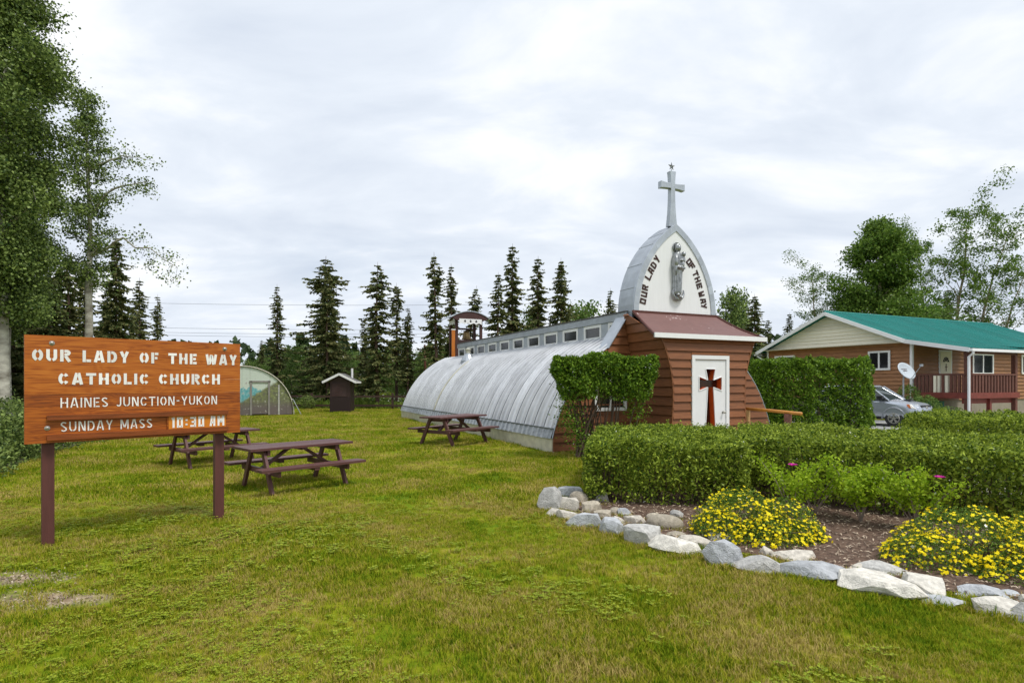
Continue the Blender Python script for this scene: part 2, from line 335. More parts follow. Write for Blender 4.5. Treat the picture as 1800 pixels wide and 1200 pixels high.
def grass_nodes(m, straw):
    """yellow-green lawn with straw and green patches and some bare soil"""
    t = m.node_tree; b = t.nodes['Principled BSDF']; g = t.nodes.new('ShaderNodeNewGeometry')
    def noise(s, d=5):
        n = t.nodes.new('ShaderNodeTexNoise'); t.links.new(g.outputs['Position'], n.inputs[0]); n.inputs['Scale'].default_value = s; n.inputs['Detail'].default_value = d; n.inputs['Roughness'].default_value = .62; return n
    a = noise(.8, 7); c = noise(9, 6)
    ad = t.nodes.new('ShaderNodeMath'); ad.operation = 'MULTIPLY_ADD'; t.links.new(c.outputs[0], ad.inputs[0]); ad.inputs[1].default_value = .55; t.links.new(a.outputs[0], ad.inputs[2])
    if straw:   # blades: individual colour as well
        ad2 = t.nodes.new('ShaderNodeMath'); ad2.operation = 'MULTIPLY_ADD'; t.links.new(g.outputs['Random Per Island'], ad2.inputs[0]); ad2.inputs[1].default_value = .42; t.links.new(ad.outputs[0], ad2.inputs[2])
        sub = t.nodes.new('ShaderNodeMath'); sub.operation = 'SUBTRACT'; t.links.new(ad2.outputs[0], sub.inputs[0]); sub.inputs[1].default_value = .21; ad = sub
    rp = t.nodes.new('ShaderNodeValToRGB'); t.links.new(ad.outputs[0], rp.inputs[0]); el = rp.color_ramp.elements
    k = 1.0 if straw else .8
    pal = [(.50, (.070, .145, .007)), (.66, (.155, .235, .009)), (.78, (.245, .29, .012)), (.88, (.345, .32, .03)), (1.0, (.45, .35, .12))]
    el[0].position, el[0].color = pal[0][0], (*[x*k for x in pal[0][1]], 1); el[1].position, el[1].color = pal[-1][0], (*[x*k for x in pal[-1][1]], 1)
    for p, cc in pal[1:-1]:
        q = el.new(p); q.color = (*[x*k for x in cc], 1)
    src = rp.outputs[0]
    if not straw:
        sn = noise(3.6, 8); prev = None
        for (sx, sy, rx, ry) in SOIL:
            mp_ = t.nodes.new('ShaderNodeMapping'); t.links.new(g.outputs['Position'], mp_.inputs[0]); mp_.vector_type = 'POINT'
            mp_.inputs['Location'].default_value = (-sx/rx, -sy/ry, 0); mp_.inputs['Scale'].default_value = (1/rx, 1/ry, 0)
            ln = t.nodes.new('ShaderNodeVectorMath'); ln.operation = 'LENGTH'; t.links.new(mp_.outputs[0], ln.inputs[0])
            if prev is None: prev = ln.outputs['Value']
            else:
                mn = t.nodes.new('ShaderNodeMath'); mn.operation = 'MINIMUM'; t.links.new(prev, mn.inputs[0]); t.links.new(ln.outputs['Value'], mn.inputs[1]); prev = mn.outputs[0]
        ad3 = t.nodes.new('ShaderNodeMath'); ad3.operation = 'MULTIPLY_ADD'; t.links.new(sn.outputs[0], ad3.inputs[0]); ad3.inputs[1].default_value = 2.6; t.links.new(prev, ad3.inputs[2])
        r3 = t.nodes.new('ShaderNodeValToRGB'); t.links.new(ad3.outputs[0], r3.inputs[0]); r3.color_ramp.elements[0].position = 1.65/4; r3.color_ramp.elements[1].position = 2.6/4
        dv = t.nodes.new('ShaderNodeMath'); dv.operation = 'DIVIDE'; t.links.new(ad3.outputs[0], dv.inputs[0]); dv.inputs[1].default_value = 4; t.links.new(dv.outputs[0], r3.inputs[0])
        dirt = t.nodes.new('ShaderNodeValToRGB'); t.links.new(c.outputs[0], dirt.inputs[0])
        dirt.color_ramp.elements[0].position = .3; dirt.color_ramp.elements[0].color = (.20, .14, .085, 1); dirt.color_ramp.elements[1].position = .7; dirt.color_ramp.elements[1].color = (.50, .40, .27, 1)
        mx = t.nodes.new('ShaderNodeMix'); mx.data_type = 'RGBA'; t.links.new(r3.outputs[0], mx.inputs[0]); t.links.new(dirt.outputs[0], mx.inputs[6]); t.links.new(src, mx.inputs[7]); src = mx.outputs[2]
        nb = noise(45, 5); bp = t.nodes.new('ShaderNodeBump'); bp.inputs['Strength'].default_value = .6; bp.inputs['Distance'].default_value = .03
        t.links.new(nb.outputs[0], bp.inputs['Height']); t.links.new(bp.outputs[0], b.inputs['Normal'])
    t.links.new(src, b.inputs['Base Color']); b.inputs['Roughness'].default_value = .8; b.inputs['Specular IOR Level'].default_value = .04
    if straw:
        tr = t.nodes.new('ShaderNodeBsdfTranslucent'); t.links.new(src, tr.inputs[0]); ms = t.nodes.new('ShaderNodeMixShader'); ms.inputs[0].default_value = .25
        t.links.new(b.outputs[0], ms.inputs[1]); t.links.new(tr.outputs[0], ms.inputs[2]); t.links.new(ms.outputs[0], t.nodes['Material Output'].inputs[0])
SOIL = [(-3.85, 4.72, .55, .20), (-4.55, 5.25, .5, .2)]
M_lawn = bpy.data.materials.new('lawn'); M_lawn.use_nodes = True; grass_nodes(M_lawn, False)
M_blade = bpy.data.materials.new('grass_blade'); M_blade.use_nodes = True; grass_nodes(M_blade, True)
M_mulch = mat('mulch', (.20, .125, .085), .9, 0, .4, 30, .8, 60, col2=(.06, .035, .025), detail=8)
M_gravel = mat('grey_gravel', (.34, .34, .33), .9, 0, .3, 40, .5, 90, detail=8)
M_path = mat('pale_gravel', (.58, .54, .47), .9, 0, .25, 30, .5, 80, detail=8)

# ================================================================== ground
def sheet(name, poly, z, mt, kind='structure'):
    me = bpy.data.meshes.new(name); me.from_pydata([(p[0], p[1], z) for p in poly], [], [tuple(range(len(poly)))])
    bm = bmesh.new(); bm.from_mesh(me)
    if bm.faces[0:1] and list(bm.faces)[0].normal.z < 0: bmesh.ops.reverse_faces(bm, faces=bm.faces)
    bmesh.ops.triangulate(bm, faces=bm.faces); bm.to_mesh(me); bm.free()
    o = bpy.data.objects.new(name, me); link(o, None, mt); o['kind'] = kind; return o
sheet('ground', [(-1500, -300), (1500, -300), (1500, 2500), (-1500, 2500)], 0, M_lawn)
sheet('driveway', [(8.3, 15.2), (9.6, 11.4), (13, 5.5), (18, 6), (26, 14), (30, 26), (24, 28.6), (20.2, 26.8), (17.6, 27.6), (14.5, 33.5), (11.5, 32), (12.6, 27), (12.2, 22.6)], .008, M_gravel)
sheet('gravel_path', [(4.4, 14.3), (6.4, 15.2), (9.2, 11.0), (12.4, 5.6), (9.6, 5.0), (7.6, 9.0), (6.6, 11.6)], .004, M_path)
BED = [(.58, 8.35), (.78, 7.8), (1.3, 7.15), (1.95, 6.35), (2.55, 5.85), (3.0, 5.4), (3.6, 4.95), (4.1, 4.55), (5.2, 3.9), (7.6, 5.3), (6.7, 7.4), (5.2, 9.2), (4.2, 10.9), (3.5, 9.2), (1.3, 9.3)]
sheet('flower_bed_soil', BED, .03, M_mulch)
FOREST = [(-60, 4), (-9.4, 9.6), (-10.4, 11.5), (-11.9, 14.75), (-13.3, 18.5), (-14.9, 23), (-17.8, 30), (-19.5, 34), (-22, 60), (-60, 60)]
sheet('woodland_floor', FOREST, .006, mat('leaf_litter', (.07, .075, .03), .95, 0, .5, 8, .5, 40, detail=8))

# ================================================================== church
CH = R_(24.2); O_ = Vector((4.57, 16.3, 0))
church = thing('church', 'silver corrugated round-roofed church with brown boarded front and white arched gable', 'church', O_, CH)
RC, ZC = 3.98, -.58
LEN = 16.7
def cx(z): return math.sqrt(max(RC*RC-(z-ZC)**2, 0))
# --- corrugated roof panels (left and right of the clerestory)
pw = LEN/27
yy = [(0, .014), (.03, .014), (.034, 0), (.13, 0), (.137, .045), (.155, .06), (.173, .045), (.18, 0), (.44, 0), (.447, .045), (.465, .06), (.483, .045), (.49, 0), (pw-.006, 0)]
def roof_panel_mesh(sgn):
    a0 = math.asin((.6-ZC)/RC); a1 = math.acos(1.46/RC); n = 16; mb = MB(); vs = []; k = len(yy)
    for i in range(n+1):
        a = a0+(a1-a0)*i/n
        for (y, b) in yy: vs.append((sgn*(RC+b)*math.cos(a), y, ZC+(RC+b)*math.sin(a)))
    mb.add(vs, [(i*k+j, i*k+j+1, (i+1)*k+j+1, (i+1)*k+j) for i in range(n) for j in range(k-1)])
    return mb.mesh('roof_panel')
rl, rr = roof_panel_mesh(-1), roof_panel_mesh(1)
M_stain = mat('stained_panel', (.60, .58, .48), .45, .2, .3, 3, stretch=(1, 1, .35))
for i in range(27):
    share('roof_panel', rl, M_roofm, church, (0, i*pw, 0)); share('roof_panel', rr, M_roofm, church, (0, i*pw, 0))
mb = MB(); pts = [(-(RC+.035)*math.cos(a), 10.9, ZC+(RC+.035)*math.sin(a)) for a in np.linspace(math.asin((.6-ZC)/RC), math.acos(2.2/RC), 18)]
mb.tube(pts, .035, 6).build('stained_rib', M_stain, church)
# inner lining so the hall is closed
mb = MB(); pr = [(-cx(.4)+.05, .02)]+[(-(RC-.04)*math.cos(a), ZC+(RC-.04)*math.sin(a)) for a in np.linspace(math.asin((.4-ZC)/RC), math.pi-math.asin((.4-ZC)/RC), 24)]+[(cx(.4)-.05, .02)]
mb.prism(pr, .1, LEN-.05).build('hall_lining', M_dark, church)
# --- skirt panels, drip rail, foundation boards
n_sk = 9; sw = LEN/n_sk
def skirt_mesh(sgn):
    mb = MB(); x = cx(.6)+.035; x2 = cx(.36)+.06
    ys = [0]; 
    for r in range(6): c = sw*(r+.5)/6; ys += [c-.022, c, c+.022]
    ys.append(sw-.004); vs = []
    for z, xx in ((.60, x), (.36, x2)):
        for j, y in enumerate(ys): vs.append((sgn*(xx+(.05 if j % 3 == 2 else 0)), y, z))
    k = len(ys); mb.add(vs, [(j, j+1, k+j+1, k+j) for j in range(k-1)]); return mb.mesh('skirt_panel')
for sg in (-1, 1):
    sm = skirt_mesh(sg)
    for i in range(n_sk): share('skirt_panel', sm, M_skirt, church, (0, i*sw, 0))
    MB().box(*sorted((sg*(cx(.6)-.02), sg*(cx(.6)+.065))), -.01, LEN, .595, .63).build('drip_rail', mat('dark_rail', (.22, .24, .26), .5, .4, .4, 9), church)
    for i in range(4):
        MB().box(*sorted((sg*(cx(.36)-.06), sg*(cx(.36)+.02))), i*LEN/4+(.003 if i else 0), (i+1)*LEN/4-.003, -.05, .37).build('foundation_board', M_cream, church)
# --- lap siding
def lap(name, poly, plane, parent, mt, z0, z1, pr0=.05, pr1=.004):
    """board whose outline is poly of (s, z); plane(s, z, out) -> 3D"""
    n = len(poly); front = [plane(s_, z, pr1+(pr0-pr1)*(1-(z-z0)/max(z1-z0, 1e-6))) for s_, z in poly]; back = [plane(s_, z, -.012) for s_, z in poly]
    mb = MB(); mb.add(front+back, [tuple(range(n)), tuple(range(2*n-1, n-1, -1))]+[(i, n+i, n+(i+1) % n, (i+1) % n) for i in range(n)])
    return mb.build(name, mt, parent)
STEP = .235
def xl(z):     # outer edge of the end wall
    if z <= 2.79: return cx(max(z, .37))-.015
    return 2.124+(1.578-2.124)*(z-2.79)/.8
front = MB().prism([(-xl(.02), .02), (xl(.02), .02)]+[(xl(z), z) for z in np.linspace(.4, 3.55, 16)]+[(-xl(z), z) for z in np.linspace(3.55, .4, 16)], .0, .06).build('front_wall', M_trimb, church)
def ww(z): return 1.42+.2*max(0, (z-2.6)/.9)
z = .03; k = 0
while z < 3.5:
    z1 = min(z+STEP, 3.56)
    for sg in (-1, 1):
        pol = [(sg*ww(z), z), (sg*xl(z), z), (sg*xl((z+z1)/2), (z+z1)/2), (sg*xl(z1), z1), (sg*ww(z1), z1)]
        if sg > 0: pol = pol[::-1]
        lap('board', pol, lambda s_, zz, o: Vector((s_, -o-.002, zz)), front, M_siding, z, z1)
    z = z1
# window in the end wall, left of the porch
def window(parent, x0, x1, z0, z1, plane, panes=1, fw=.09, name='window', depth=.05, glass=None, out=.045):
    """framed window; plane(s, z, out) -> 3D ; frame bars and panes are sub-parts"""
    w = MB(); 
    def bx(mb, a0, a1, b0, b1, o0, o1):
        vs = [plane(a, b, o) for o in (o1, o0) for a, b in ((a0, b0), (a1, b0), (a1, b1), (a0, b1))]
        mb.add(vs, [(0,1,2,3),(7,6,5,4),(0,4,5,1),(1,5,6,2),(2,6,7,3),(3,7,4,0)])
    for q in ((x0, x1, z0, z0+fw), (x0, x1, z1-fw, z1), (x0, x0+fw, z0+fw, z1-fw), (x1-fw, x1, z0+fw, z1-fw)): bx(w, *q, 0, out)
    o = w.build(name, M_white, parent)
    pw_ = (x1-x0-2*fw)/panes
    for i in range(panes):
        g_ = MB(); a = x0+fw+i*pw_; bx(g_, a+.002, a+pw_-.002, z0+fw, z1-fw, -.01, .012); g_.build('pane', glass or M_glass, o)
        if i: m2 = MB(); bx(m2, a-fw*.4, a+fw*.4, z0+fw, z1-fw, .014, out*.9); m2.build('mullion', M_white, o)
    return o
fp = lambda s_, zz, o: Vector((s_, -o, zz))
window(church, -2.62, -1.6, 1.05, 2.12, lambda s_, zz, o: Vector((s_, -.035-o, zz)), 2)
# --- flashing wedges between round roof and clerestory
for sg in (-1, 1):
    arcp = [(sg*cx(z_), z_) for z_ in np.linspace(2.7, 3.1, 6)]
    MB().prism([(sg*2.17, 2.75), (sg*1.56, 3.64), (sg*1.44, 3.64), (sg*1.44, 2.9)], .0, .5).build('flashing', M_galv, church)
    MB().bar((sg*2.20, -.03, 2.74), (sg*1.575, -.03, 3.64), .14, .02, (sg, 0, .7)).build('flashing_edge', M_galv, church)
    mb = MB(); mb.tube([(sg*(RC+.01)*math.cos(a), -.012, ZC+(RC+.01)*math.sin(a)) for a in np.linspace(math.asin((.36-ZC)/RC), math.asin((2.79-ZC)/RC), 14)], .02, 5).build('roof_edge', M_galv, church)
# --- clerestory
CW, YE = 1.5, 14.42
for sg in (-1, 1):
    sx = lambda a, b: sorted((sg*a, sg*b))
    MB().box(*sx(CW-.06, CW), .3, YE, 2.95, 3.125).build('clerestory_sill', M_galv, church)
    MB().box(*sx(CW-.06, CW), .3, YE, 3.52, 3.60).build('clerestory_head', M_galv, church)
    MB().box(*sx(CW-.005, CW+.05), .05, YE+.06, 3.56, 3.76).build('eave_band', M_galv, church)
    pl = (lambda s_, zz, o: Vector((-CW-o+.03, -s_, zz))) if sg < 0 else (lambda s_, zz, o: Vector((CW+o-.03, s_, zz)))
    edges = []
    for k in range(-1, 10):
        yb = 1.32+1.345*k; y0, y1 = max(yb, .32), min(yb+.98, YE-.02); edges.append((y0, y1))
        if sg < 0: window(church, -y1, -y0, 3.09, 3.545, pl, 1, .085, out=.05)
        else: window(church, y0, y1, 3.09, 3.545, pl, 1, .085, out=.05)
    for (a, b), (c, d) in zip(edges[:-1], edges[1:]):
        MB().box(*sx(CW-.05, CW+.012), b+.004, c-.004, 3.126, 3.519).build('pillar', M_galv, church)
MB().box(-CW+.08, CW-.08, .3, YE-.1, 2.9, 3.6).build('clerestory_core', M_dark, church)
MB().box(-CW+.06, CW-.06, YE-.08, YE, 3.0, 3.72).build('clerestory_end', M_sheet, church)
M_shing = mat('grey_shingle', (.13, .125, .12), .85, 0, .3, 12, .3)
for i in range(16):
    a, b = .06+i*(YE+.02)/16, .06+(i+1)*(YE+.02)/16-.012
    for sg in (-1, 1):
        mb = MB(); mb.prism([(sg*1.58, 3.765), (sg*1.58, 3.795), (0, 3.93), (0, 3.90)], a, b).build('roof_sheet', M_shing, church)
# --- arched gable
KX, AR, AZ0 = 1.55, 3.01, 3.72
def gp(off, n=14):
    """left side of pointed arch, from foot to apex, offset inwards by off"""
    r = AR-off; top = math.acos(KX/r); return [(KX-r*math.cos(a), AZ0+r*math.sin(a)) for a in np.linspace(0, top, n)]
Y0, Y1 = -.18, .55
og, ig = gp(0), gp(.165)
for i in range(0, 13):
    for sg in (-1, 1):
        a, b, c, d = og[i], og[i+1], ig[i+1], ig[i]
        if sg > 0: a, b, c, d = [(-p[0], p[1]) for p in (a, b, c, d)]
        MB().prism([a, b, c, d], Y0-.03, Y0+.06).build('arch_trim', M_galv, church)
for i0, i1 in ((0, 3), (3, 6), (6, 9), (9, 11), (11, 13)):
    for sg in (-1, 1):
        o1 = [(sg*-p[0] if sg > 0 else p[0], p[1]) for p in og[i0:i1+1]]; i1_ = [(sg*-p[0] if sg > 0 else p[0], p[1]) for p in gp(.05)[i0:i1+1]]
        pol = o1+i1_[::-1]
        if i0 == 0: pol = [(o1[0][0], 3.45)]+o1+i1_[::-1]+[(i1_[0][0], 3.45)]
        mb = MB(); k = len(pol); mb.prism(pol, Y0+.062, Y1).build('arch_side_panel', M_galv, church)
        e0 = og[i1]; ex = e0[0] if sg < 0 else -e0[0]
        if i1 < 13: MB().bar((ex*1.002, Y0+.06, e0[1]), (ex*1.002, Y1, e0[1]), .012, .012).build('seam', M_skirt, church)
wp = gp(.14); pol = wp+[(-p[0], p[1]) for p in wp[::-1][1:]]
panel = MB().prism(pol, Y0-.005, Y0+.05).build('gable_panel', M_wpanel, church)
bp_ = gp(.06); MB().prism(bp_+[(-p[0], p[1]) for p in bp_[::-1][1:]], Y1-.06, Y1-.01).build('gable_back', M_galv, church)
# lettering along the arch; photo pixel -> panel plane
def onpanel(u, v, p=.19):
    r = (u-900)/1000; c = math.cos(CH); s_ = math.sin(CH); X0, Y0_ = O_.x+s_*p, O_.y-c*p
    x = (r*Y0_-X0)/(c-s_*r); Yd = Y0_+s_*x; return x, CAM_Z+(HOR-v)*Yd/1000
lets = {'OUR': [(387, 1068), (396, 1016), (403, 966)], 'LADY': [(427, 884), (446, 840), (468, 797), (493, 752)], 'OF': [(734, 772), (756, 806)], 'THE': [(783, 862), (799, 906), (811, 952)], 'WAY': [(828, 1016), (840, 1064), (846, 1104)]}
for w_, ps in lets.items():
    ps = [onpanel(1040+a/4.286, 280+b/4.286) for a, b in ps]
    for i, c in enumerate(w_):
        mb = MB(); a = Vector(ps[max(i-1, 0)]); b = Vector(ps[min(i+1, len(ps)-1)]); d = (b-a).normalized(); up = Vector((-d.y, d.x)); ctr = Vector(ps[i]); hh = .205; ww_ = .17
        t = .25; W_, st_ = glyph(c, t, 'block'); sc = ww_/W_
        for s_ in st_:
            strip(mb, [tuple(ctr+d*(p[0]-W_/2)*sc+up*(p[1]-.5)*hh) for p in s_], .046, lambda x, y, o: Vector((x, Y0-.005-o, y)), .012)
        mb.build('letter', M_letter, panel)

# --- cross and star
def flare_bar(mb, a, b, w0, w1, M):
    n = 6; L_ = []; R2 = []
    for i in range(n+1):
        s_ = i/n; w = w0+(w1-w0)*s_**2.2; L_.append((-w, a+(b-a)*s_)); R2.append((w, a+(b-a)*s_))
    mb.prism(R2+L_[::-1], -.075, .075, M)
cm = MB(); CZ = 7.42
for ang, ln, w1 in ((0, .42, .105), (90, .42, .10), (-90, .42, .10), (180, 1.16, .15)):
    M = Matrix.Translation((0, 0, CZ)) @ Matrix.Rotation(R_(ang), 4, 'Y'); flare_bar(cm, .05 if ang != 0 else -.06, ln, .072, w1, M)
cross = cm.build('cross', M_galv, church, bevel=.008)
star = [((.13 if i % 2 == 0 else .052)*math.sin(i*math.pi/5), (.13 if i % 2 == 0 else .052)*math.cos(i*math.pi/5)) for i in range(10)]
sm_ = MB(); vs = [(x, 0, 8.0+z_) for x, z_ in star]+[(0, -.04, 8.0), (0, .04, 8.0)]
sm_.add(vs, [(i, (i+1) % 10, 10) for i in range(10)]+[((i+1) % 10, i, 11) for i in range(10)]); sm_.tube([(0, 0, 7.8), (0, 0, 7.92)], .012, 5)
sm_.build('star', M_silver, cross)
# --- entrance porch with flared sides
PY = -1.5
def wf(z): return 1.2+(.37*((z-1.5)/1.45)**2 if z > 1.5 else .05*((1.5-z)/.8)**2)
def roofz(y): return 3.72-(-.18-y)/1.42*.72
porch = MB().box(-1.15, 1.15, PY+.2, -.05, 0, 2.4).build('porch_core', M_trimb, church)
sides = {}
for sg in (-1, 1):
    base = MB()
    n = 14; vs = []
    for i in range(n+1):
        zz = .02+(2.92-.02)*i/n
        vs += [(sg*(wf(zz)-.03), PY+.03, zz), (sg*(ww(zz)-.03), -.004, zz)]
    base.add(vs, [(2*i, 2*i+1, 2*i+3, 2*i+2) for i in range(n)])
    sw_ = base.build('porch_side', M_trimb, church); sides[sg] = sw_
    z = .03
    while z < 3.66:
        z1 = min(z+STEP*1.02, 3.68); pts = []
        zm = (z+z1)/2
        def yend(zz): return max(PY, -.2-max(0, 3.655-zz)/.735*1.42)
        n = 5; vs = []
        for (zz, pr_) in ((z, .052), (z1, .006)):
            for j in range(n+1):
                f = j/n; yv = -.03+(yend(zz)+.03)*f; ff = max(0, min(1, yv/PY))
                w = ww(zz)+(wf(min(zz, 3.1))-ww(zz))*ff
                vs.append((sg*(w+pr_), yv, zz))
        m_n = n+1
        for (zz, pr_) in ((z, -.0), (z1, -.0)):
            for j in range(n+1):
                f = j/n; yv = -.03+(yend(zz)+.03)*f; ff = max(0, min(1, yv/PY)); w = ww(zz)+(wf(min(zz, 3.1))-ww(zz))*ff
                vs.append((sg*(w+pr_), yv, zz))
        fs = [(j, j+1, m_n+j+1, m_n+j) for j in range(n)]+[(j, 2*m_n+j, 2*m_n+j+1, j+1) for j in range(n)]+[(m_n+j, m_n+j+1, 3*m_n+j+1, 3*m_n+j) for j in range(n)]+[(n, 2*m_n+n, 3*m_n+n, m_n+n)]
        mb = MB(); mb.add(vs, fs); mb.build('board', M_siding, sw_); z = z1
    # corner strip following the flare
    MB().tube([(sg*(wf(zz)+.012), PY-.012, zz) for zz in np.linspace(.02, 2.95, 14)], .028, 4).build('corner_strip', M_siding, sw_)
pf = MB()
for sg in (-1, 1): pf.prism([(sg*.60, .02), (sg*.60, 2.47)]+[(sg*(wf(zz)-.02), zz) for zz in np.linspace(2.47, .02, 10)], PY+.005, PY+.05)
pf.prism([(-wf(2.475)+.02, 2.475), (wf(2.475)-.02, 2.475), (wf(2.93)-.02, 2.93), (-wf(2.93)+.02, 2.93)], PY+.005, PY+.05)
pfw = pf.build('porch_front', M_trimb, church)
z = .03
while z < 2.9:
    z1 = min(z+STEP*.92, 2.93)
    if z1 <= 2.56:
        for sg in (-1, 1):
            pol = [(sg*.635, z), (sg*wf(z), z), (sg*wf(z1), z1), (sg*.635, z1)]
            lap('board', pol if sg < 0 else pol[::-1], lambda s_, zz, o: Vector((s_, PY-o, zz)), pfw, M_siding, z, z1)
    else:
        lap('board', [(-wf(z), z), (wf(z), z), (wf(z1), z1), (-wf(z1), z1)], lambda s_, zz, o: Vector((s_, PY-o, zz)), pfw, M_siding, z, z1)
    z = z1
MB().box(-.63, .63, PY-.03, PY+.004, 2.53, 2.60).build('door_header', M_siding, pfw)
# door
door = MB(); 
for q in ((-.63, -.53, .12, 2.52), (.53, .63, .12, 2.52), (-.529, .529, 2.42, 2.52)): door.box(q[0], q[1], PY-.06, PY+.02, q[2], q[3])
door = door.build('door', M_white, church)
hole = [(-.17, 2.17), (-.10, 1.88), (-.39, 1.97), (-.39, 1.60), (-.10, 1.69), (-.18, .55), (.18, .55), (.10, 1.69), (.39, 1.60), (.39, 1.97), (.10, 1.88), (.17, 2.17)]
outer = [(-.528, .14), (.528, .14), (.528, 2.418), (-.528, 2.418)]
tri = geometry.tessellate_polygon([[Vector((a, b, 0)) for a, b in outer], [Vector((a, b, 0)) for a, b in hole]])
vs = [(a, PY-.03, b) for a, b in outer+hole]
mb = MB(); mb.add(vs, [tuple(t) for t in tri]); slab = mb.build('door_slab', M_white, door)
n = len(hole); mb = MB(); mb.add([(a, PY-.031, b) for a, b in hole]+[(a, PY+.16, b) for a, b in hole], [(i, (i+1) % n, n+(i+1) % n, n+i) for i in range(n)]); mb.build('cross_reveal', M_red, door)
mb = MB(); mb.box(-.45, .45, PY+.15, PY+.17, .5, 2.2).build('cross_glass', mat('brown_glass', (.06, .018, .01), .15, 0, .5, 2), door)
def outl(pts, s): 
    return pts
mb = MB()
for i in range(n):
    a, b = hole[i], hole[(i+1) % n]; mb.bar((a[0], PY-.034, a[1]), (b[0], PY-.034, b[1]), .014, .03, (0, 1, 0))
mb.build('cross_moulding', M_white, door)
mb = MB(); 
for zk, r in ((1.02, .034), (1.02, .03)):
    pass
Mk = Matrix.Translation((.42, PY-.035, 1.03)) @ Matrix.Rotation(R_(90), 4, 'X'); mb.lathe([(.03, 0), (.012, .02), (.014, .04), (.034, .055), (.034, .08), (.015, .09)], 12, M=Mk); mb.build('door_knob', M_chrome, door, smooth=True)
mb = MB(); Mk = Matrix.Translation((.47, PY-.035, 1.05)) @ Matrix.Rotation(R_(90), 4, 'X'); mb.lathe([(.026, 0), (.026, .015), (.01, .02)], 12, M=Mk).build('door_lock', M_chrome, door)
MB().box(-.7, .7, PY-.45, PY-.01, -.02, .12).build('door_step', M_conc, church)
# canopy roof and fascia
cn = MB(); n = 8; vs = []
for i in range(n+1):
    f = i/n; y = -.2-f*1.42; hw = 1.49+.40*f**1.4; zz = 3.745-.735*f-.05*math.sin(f*math.pi)
    vs += [(-hw, y, zz), (hw, y, zz), (hw, y, zz-.05), (-hw, y, zz-.05)]
cn.add(vs, [(4*i+j, 4*i+(j+1) % 4, 4*i+4+(j+1) % 4, 4*i+4+j) for i in range(n) for j in range(4)]+[(0, 1, 2, 3), (4*n+3, 4*n+2, 4*n+1, 4*n)])
can = cn.build('canopy_roof', M_canopy, church)
MB().box(-1.5, 1.5, -.245, -.186, 3.70, 3.785).build('canopy_cap', M_trimb, can)
for sg in (-1, 1):
    MB().tube([(sg*(1.49+.40*f**1.4), -.2-f*1.42, 3.76-.735*f-.05*math.sin(f*math.pi)) for f in np.linspace(0, 1, 9)], .03, 6).build('canopy_edge', M_trimb, can)
MB().box(-1.90, 1.90, -1.665, -1.625, 2.93, 3.05).build('fascia', M_white, can)
MB().box(-1.85, 1.85, -1.62, -1.46, 2.915, 2.945).build('soffit', M_siding, can)
# rear wall, roof vent
MB().prism(pr, LEN-.045, LEN+.02).build('rear_wall', M_siding, church)
M_ = Matrix.Translation((-2.0, 11.6, 2.80)); mb = MB(); mb.lathe([(.36, -.12), (.34, .02), (.17, .30), (.155, .34), (.15, .36)], 14, M=M_); vent = mb.build('roof_vent', M_galv, church, smooth=False)
mb = MB(); mb.lathe([(.11, .35), (.11, .50), (.14, .51), (.14, .56), (.02, .60)], 12, M=M_).build('vent_cap', M_stain, vent)
